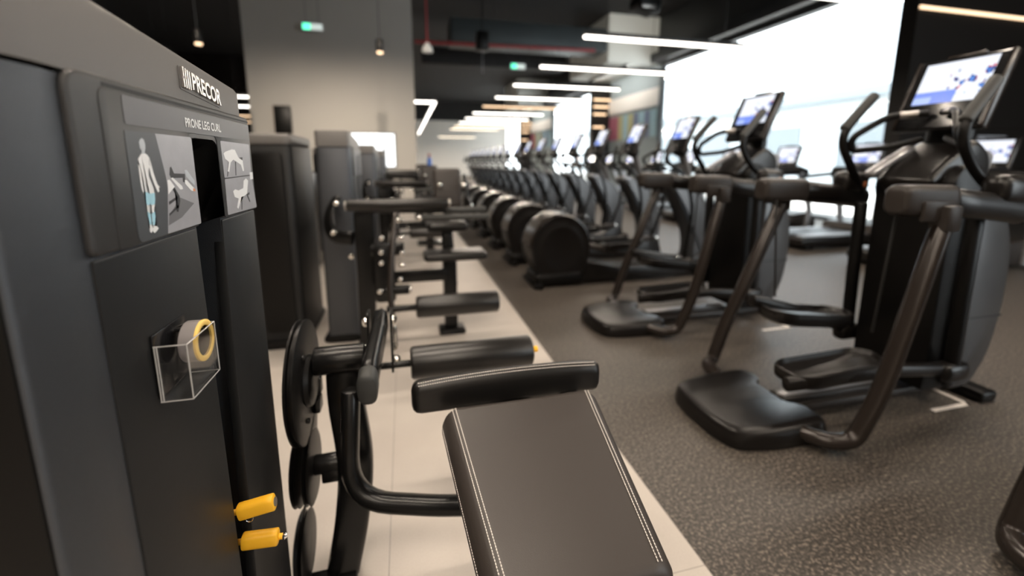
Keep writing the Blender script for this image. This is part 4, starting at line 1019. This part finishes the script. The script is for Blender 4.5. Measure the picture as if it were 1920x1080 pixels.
# warm strips on the dark walls
def strip(name, a, b_, label):
    t = B(); lo_hi(t, a, b_); return solo(name, t, 'barwarm', label, 'light strip', [(p + q) / 2 for p, q in zip(a, b_)], 'warm light strips')
strip('light_strip', (8.95, 6.095, 3.955), (13.7, 6.125, 4.005), 'long warm light strip high on the dark wall at the right')
for j, y in enumerate((18.0, 30.2)):
    for k, z in enumerate((3.92, 3.62, 3.30, 2.75)):
        strip('light_strip', (8.2, y - .03, z), (9.0 - .1 * k, y + .005, z + .07), '%s warm strip from the top on the %s dark pier' % (ORD[k], ('nearer', 'farther')[j]))
t = B(); lo_hi(t, (10.5, 6.09, 1.93), (13.6, 6.125, 1.95)); solo('wall_rail', t, 'bronze', 'thin brown rail along the dark wall at the right', 'rail', (12, 6.1, 1.94))
t = B(); lo_hi(t, (10.95, 6.10, 1.68), (11.75, 6.124, 1.80)); solo('wall_sign', t, 'print_light', 'small pale plate on the dark wall behind the nearest screen', 'sign', (11.3, 6.11, 1.74))
# pendant lamps
def pendant(x, y, z, label):
    r = thing('pendant_lamp', label, 'light', (x, y, z), 'pendant lamps')
    t = B(); cyl(t, (x, y, z + .03), (x, y, z + .25), .065); part('lamp_shade', t, 'blackmatte', r, 'black cylinder shade')
    t = B(); cyl(t, (x, y, z), (x, y, z + .035), .055); part('bulb', t, 'barwarm', r, 'warm bulb')
    t = B(); cyl(t, (x, y, z + .25), (x, y, HC - .0005), .006, seg=6); part('cord', t, 'cable', r)
pendant(-.355, 9, 3.33, 'black pendant lamp hanging in front of the grey wall')
pendant(-3.39, 9, 3.30, 'small warm lamp in the dark ceiling left of the grey wall')
# things under the ceiling
r = thing('ceiling_sensor', 'white dome hanging on a red pipe right of the grey wall', 'sensor', (.6, 10, 3.64))
t = B(); lathe(t, (.6, 10, 3.64), (0, 0, 1), [(.001, 0), (.11, 0), (.12, .02), (.10, .10), (.05, .17), (.03, .2), (.001, .2)], 20); part('dome', t, 'sensor', r)
t = B(); cyl(t, (.6, 10, 3.83), (.6, 10, HC - .0005), .018, seg=8); part('drop_pipe', t, 'redpipe', r, 'red drop pipe')
r = thing('loudspeaker', 'black loudspeaker hanging under the ceiling', 'loudspeaker', (1.99, 11, 4.0))
t = B(); lo_hi(t, (1.84, 10.85, 3.98), (2.14, 11.15, 4.42), .03); part('cabinet', t, 'blackmatte', r)
t = B(); cyl(t, (1.99, 11, 4.41), (1.99, 11, HC - .0005), .015, seg=8); part('pole', t, 'blackmatte', r)
t = B(); cyl(t, (2.0, 11, 3.45), (2.0, 11, 3.985), .012, seg=8); part('rod', t, 'silver', r)
def exit_sign(x, y, z, label, wall):
    r = thing('exit_sign', label, 'sign', (x, y, z), 'exit signs')
    t = B(); lo_hi(t, (x - .24, y - .03, z), (x + .24, y + .02, z + .17), .008); part('case', t, 'sensor', r)
    t = B(); lo_hi(t, (x - .225, y - .033, z + .015), (x - .05, y - .029, z + .155)); part('green_panel', t, 'greenlit', r, 'lit green panel')
    t = B(); lo_hi(t, (x - .04, y - .033, z + .015), (x + .225, y - .029, z + .155)); part('pale_panel', t, 'whitelit', r, 'pale lit panel')
    for q in (-.15, .15):
        t = B(); cyl(t, (x + q, y, z + .165), (x + q, y, HC - .0005), .005, seg=6); part('suspension_wire', t, 'cable', r)
exit_sign(-2.06, 12.2, 4.50, 'green exit sign in front of the grey wall', True)
exit_sign(3.70, 14, 4.22, 'green exit sign under the dark ceiling right of the grey wall', False)
t = B(); cyl(t, (.45, 13.3, 4.68), (5.9, 13.0, 4.69), .045, seg=10); solo('sprinkler_pipe', t, 'redpipe', 'red sprinkler pipe crossing under the dark ceiling', 'pipe', (3, 13, 4.68))
t = B(); lo_hi(t, (1.6, 14.2, 5.0), (6.9, 15.2, 5.72), .03); solo('air_duct', t, 'ductgrey', 'wide dark grey air duct across the ceiling', 'air duct', (4.2, 14.7, 5.0))
t = B(); lo_hi(t, (.8, 17, 4.9), (6.5, 17.5, 5.5), .03); solo('ceiling_beam', t, 'ceilblack', 'black beam across the ceiling behind the air duct', 'beam', (3.6, 17.2, 4.9))
r = thing('spotlight', 'black spotlight projector under the ceiling at the top of the picture', 'spotlight', (4.88, 8.4, 4.2))
t = B(); box(t, (4.88, 8.4, 4.41), (.50, .5, .26), .07, Matrix.Rotation(.2, 3, 'Y'), 3); part('body', t, 'blackmatte', r)
t = B(); box(t, (4.83, 8.14, 4.32), (.30, .02, .06), .006); part('front_glass', t, 'steel', r, 'shiny front edge')
t = B(); cyl(t, (4.88, 8.4, 4.5), (4.88, 8.4, HC - .0005), .025, seg=8); part('pole', t, 'blackmatte', r)
# on the grey wall
t = B(); lo_hi(t, (-3.17, 12.36, 2.0), (-2.78, 12.5, 2.70), .015); solo('wall_speaker', t, 'blackmatte', 'black upright speaker box on the pale grey wall', 'loudspeaker', (-2.97, 12.43, 2.0))
r = thing('wall_glow_panel', 'large self-lit bright panel low on the grey wall, white and blurred', 'screen', (-.80, 12.45, 1.15))  # self-lit panel for the bright area on the wall
t = B(); lo_hi(t, (-1.40, 12.44, 1.12), (-.20, 12.499, 2.06), .008); part('panel_case', t, 'bezel', r)
t = B(); lo_hi(t, (-1.37, 12.434, 1.15), (-.23, 12.441, 2.03)); part('glow_face', t, 'glow_face', r, 'bright white glowing face')
t = B(); lo_hi(t, (-.52, 12.37, 0), (-.46, 12.43, 1.90), .01); lo_hi(t, (-.62, 12.3, 0), (-.36, 12.43, .05), .01); solo('stand_pole', t, 'blackmatte', 'thin black pole standing in front of the bright panel', 'pole', (-.49, 12.4, 0))
t = B(); lo_hi(t, (-1.66, 7.2, 0), (-1.60, 7.26, 1.12), .01); lo_hi(t, (-1.75, 7.1, 0), (-1.5, 7.36, .03), .008)
r = thing('light_column', 'warm upright light panel in the gap right of the nearest tower', 'light', (-1.62, 7.2, 0))
part('stand', t, 'blackmatte', r)
t = B(); lo_hi(t, (-1.66, 7.19, 1.10), (-1.58, 7.27, 1.50), .01); part('lamp', t, 'skinlit', r, 'warm lit panel')
# white tape marks on the floor
for a, lb in ((0, 'white tape corner mark on the floor at the foot of the nearest stride trainer'), (1.12, 'white tape mark on the floor between the two stride trainers')):
    t = B(); lo_hi(t, (2.66, 1.452 + a, 0), (2.93, 1.476 + a, .0012)); lo_hi(t, (2.905, 1.452 + a, 0), (2.93, 1.62 + a, .0012)); solo('floor_tape', t, 'tape', lb, 'floor tape', (2.8, 1.5 + a, 0))

# =================================================================== LIGHT FROM OUTSIDE
w = bpy.data.worlds.new('World'); S.world = w; w.use_nodes = True
bg = w.node_tree.nodes['Background']; bg.inputs[0].default_value = (.90, .96, 1, 1); bg.inputs[1].default_value = SKY
su = bpy.data.lights.new('sun', 'SUN'); su.energy = SUN; su.angle = .02; su.color = (1, .96, .9)
o = bpy.data.objects.new('sun', su); COL.objects.link(o); o.rotation_euler = V((-.50, -.05, -1.0)).to_track_quat('-Z', 'Y').to_euler(); o.location = (20, 15, 15)
for a, b_ in BAYS:
    la = bpy.data.lights.new('window_portal', 'AREA'); la.shape = 'RECTANGLE'; la.size = WT; la.size_y = b_ - a; la.cycles.is_portal = True
    o = bpy.data.objects.new('window_portal', la); COL.objects.link(o); o.location = (9.3, (a + b_) / 2, WT / 2); o.rotation_euler = (0, PI / 2, 0)

la = bpy.data.lights.new('window_portal', 'AREA'); la.shape = 'RECTANGLE'; la.size = FW1 - FW0; la.size_y = 4.7; la.cycles.is_portal = True
o = bpy.data.objects.new('window_portal', la); COL.objects.link(o); o.location = ((FW0 + FW1) / 2, -5.3, 2.85); o.rotation_euler = (PI / 2, 0, 0)

# =================================================================== CAMERA
cd = bpy.data.cameras.new('camera'); cam = bpy.data.objects.new('camera', cd); COL.objects.link(cam); S.camera = cam
cd.sensor_width = 36; cd.lens = 15.0; cd.shift_y = -100 / 1920; cd.clip_start = .02; cd.clip_end = 200
pit = math.atan(138 / 800); yaw = math.atan(203 / math.hypot(800, 138))
cam.location = (0, 0, 1.3)
fw = V((math.sin(yaw) * math.cos(pit), math.cos(yaw) * math.cos(pit), -math.sin(pit)))
cam.rotation_euler = fw.to_track_quat('-Z', 'Y').to_euler()
cd.dof.use_dof = True; cd.dof.focus_distance = .80; cd.dof.aperture_fstop = 1.42

S.view_settings.view_transform = 'Standard'; S.view_settings.look = 'None'; S.view_settings.gamma = 1; S.view_settings.use_curve_mapping = False
S.view_settings.exposure = EXPO
S.cycles.use_denoising = True
S.cycles.max_bounces = 6; S.cycles.diffuse_bounces = 3; S.cycles.glossy_bounces = 3; S.cycles.transparent_max_bounces = 12
S.cycles.sample_clamp_indirect = 8; S.cycles.sample_clamp_direct = 0
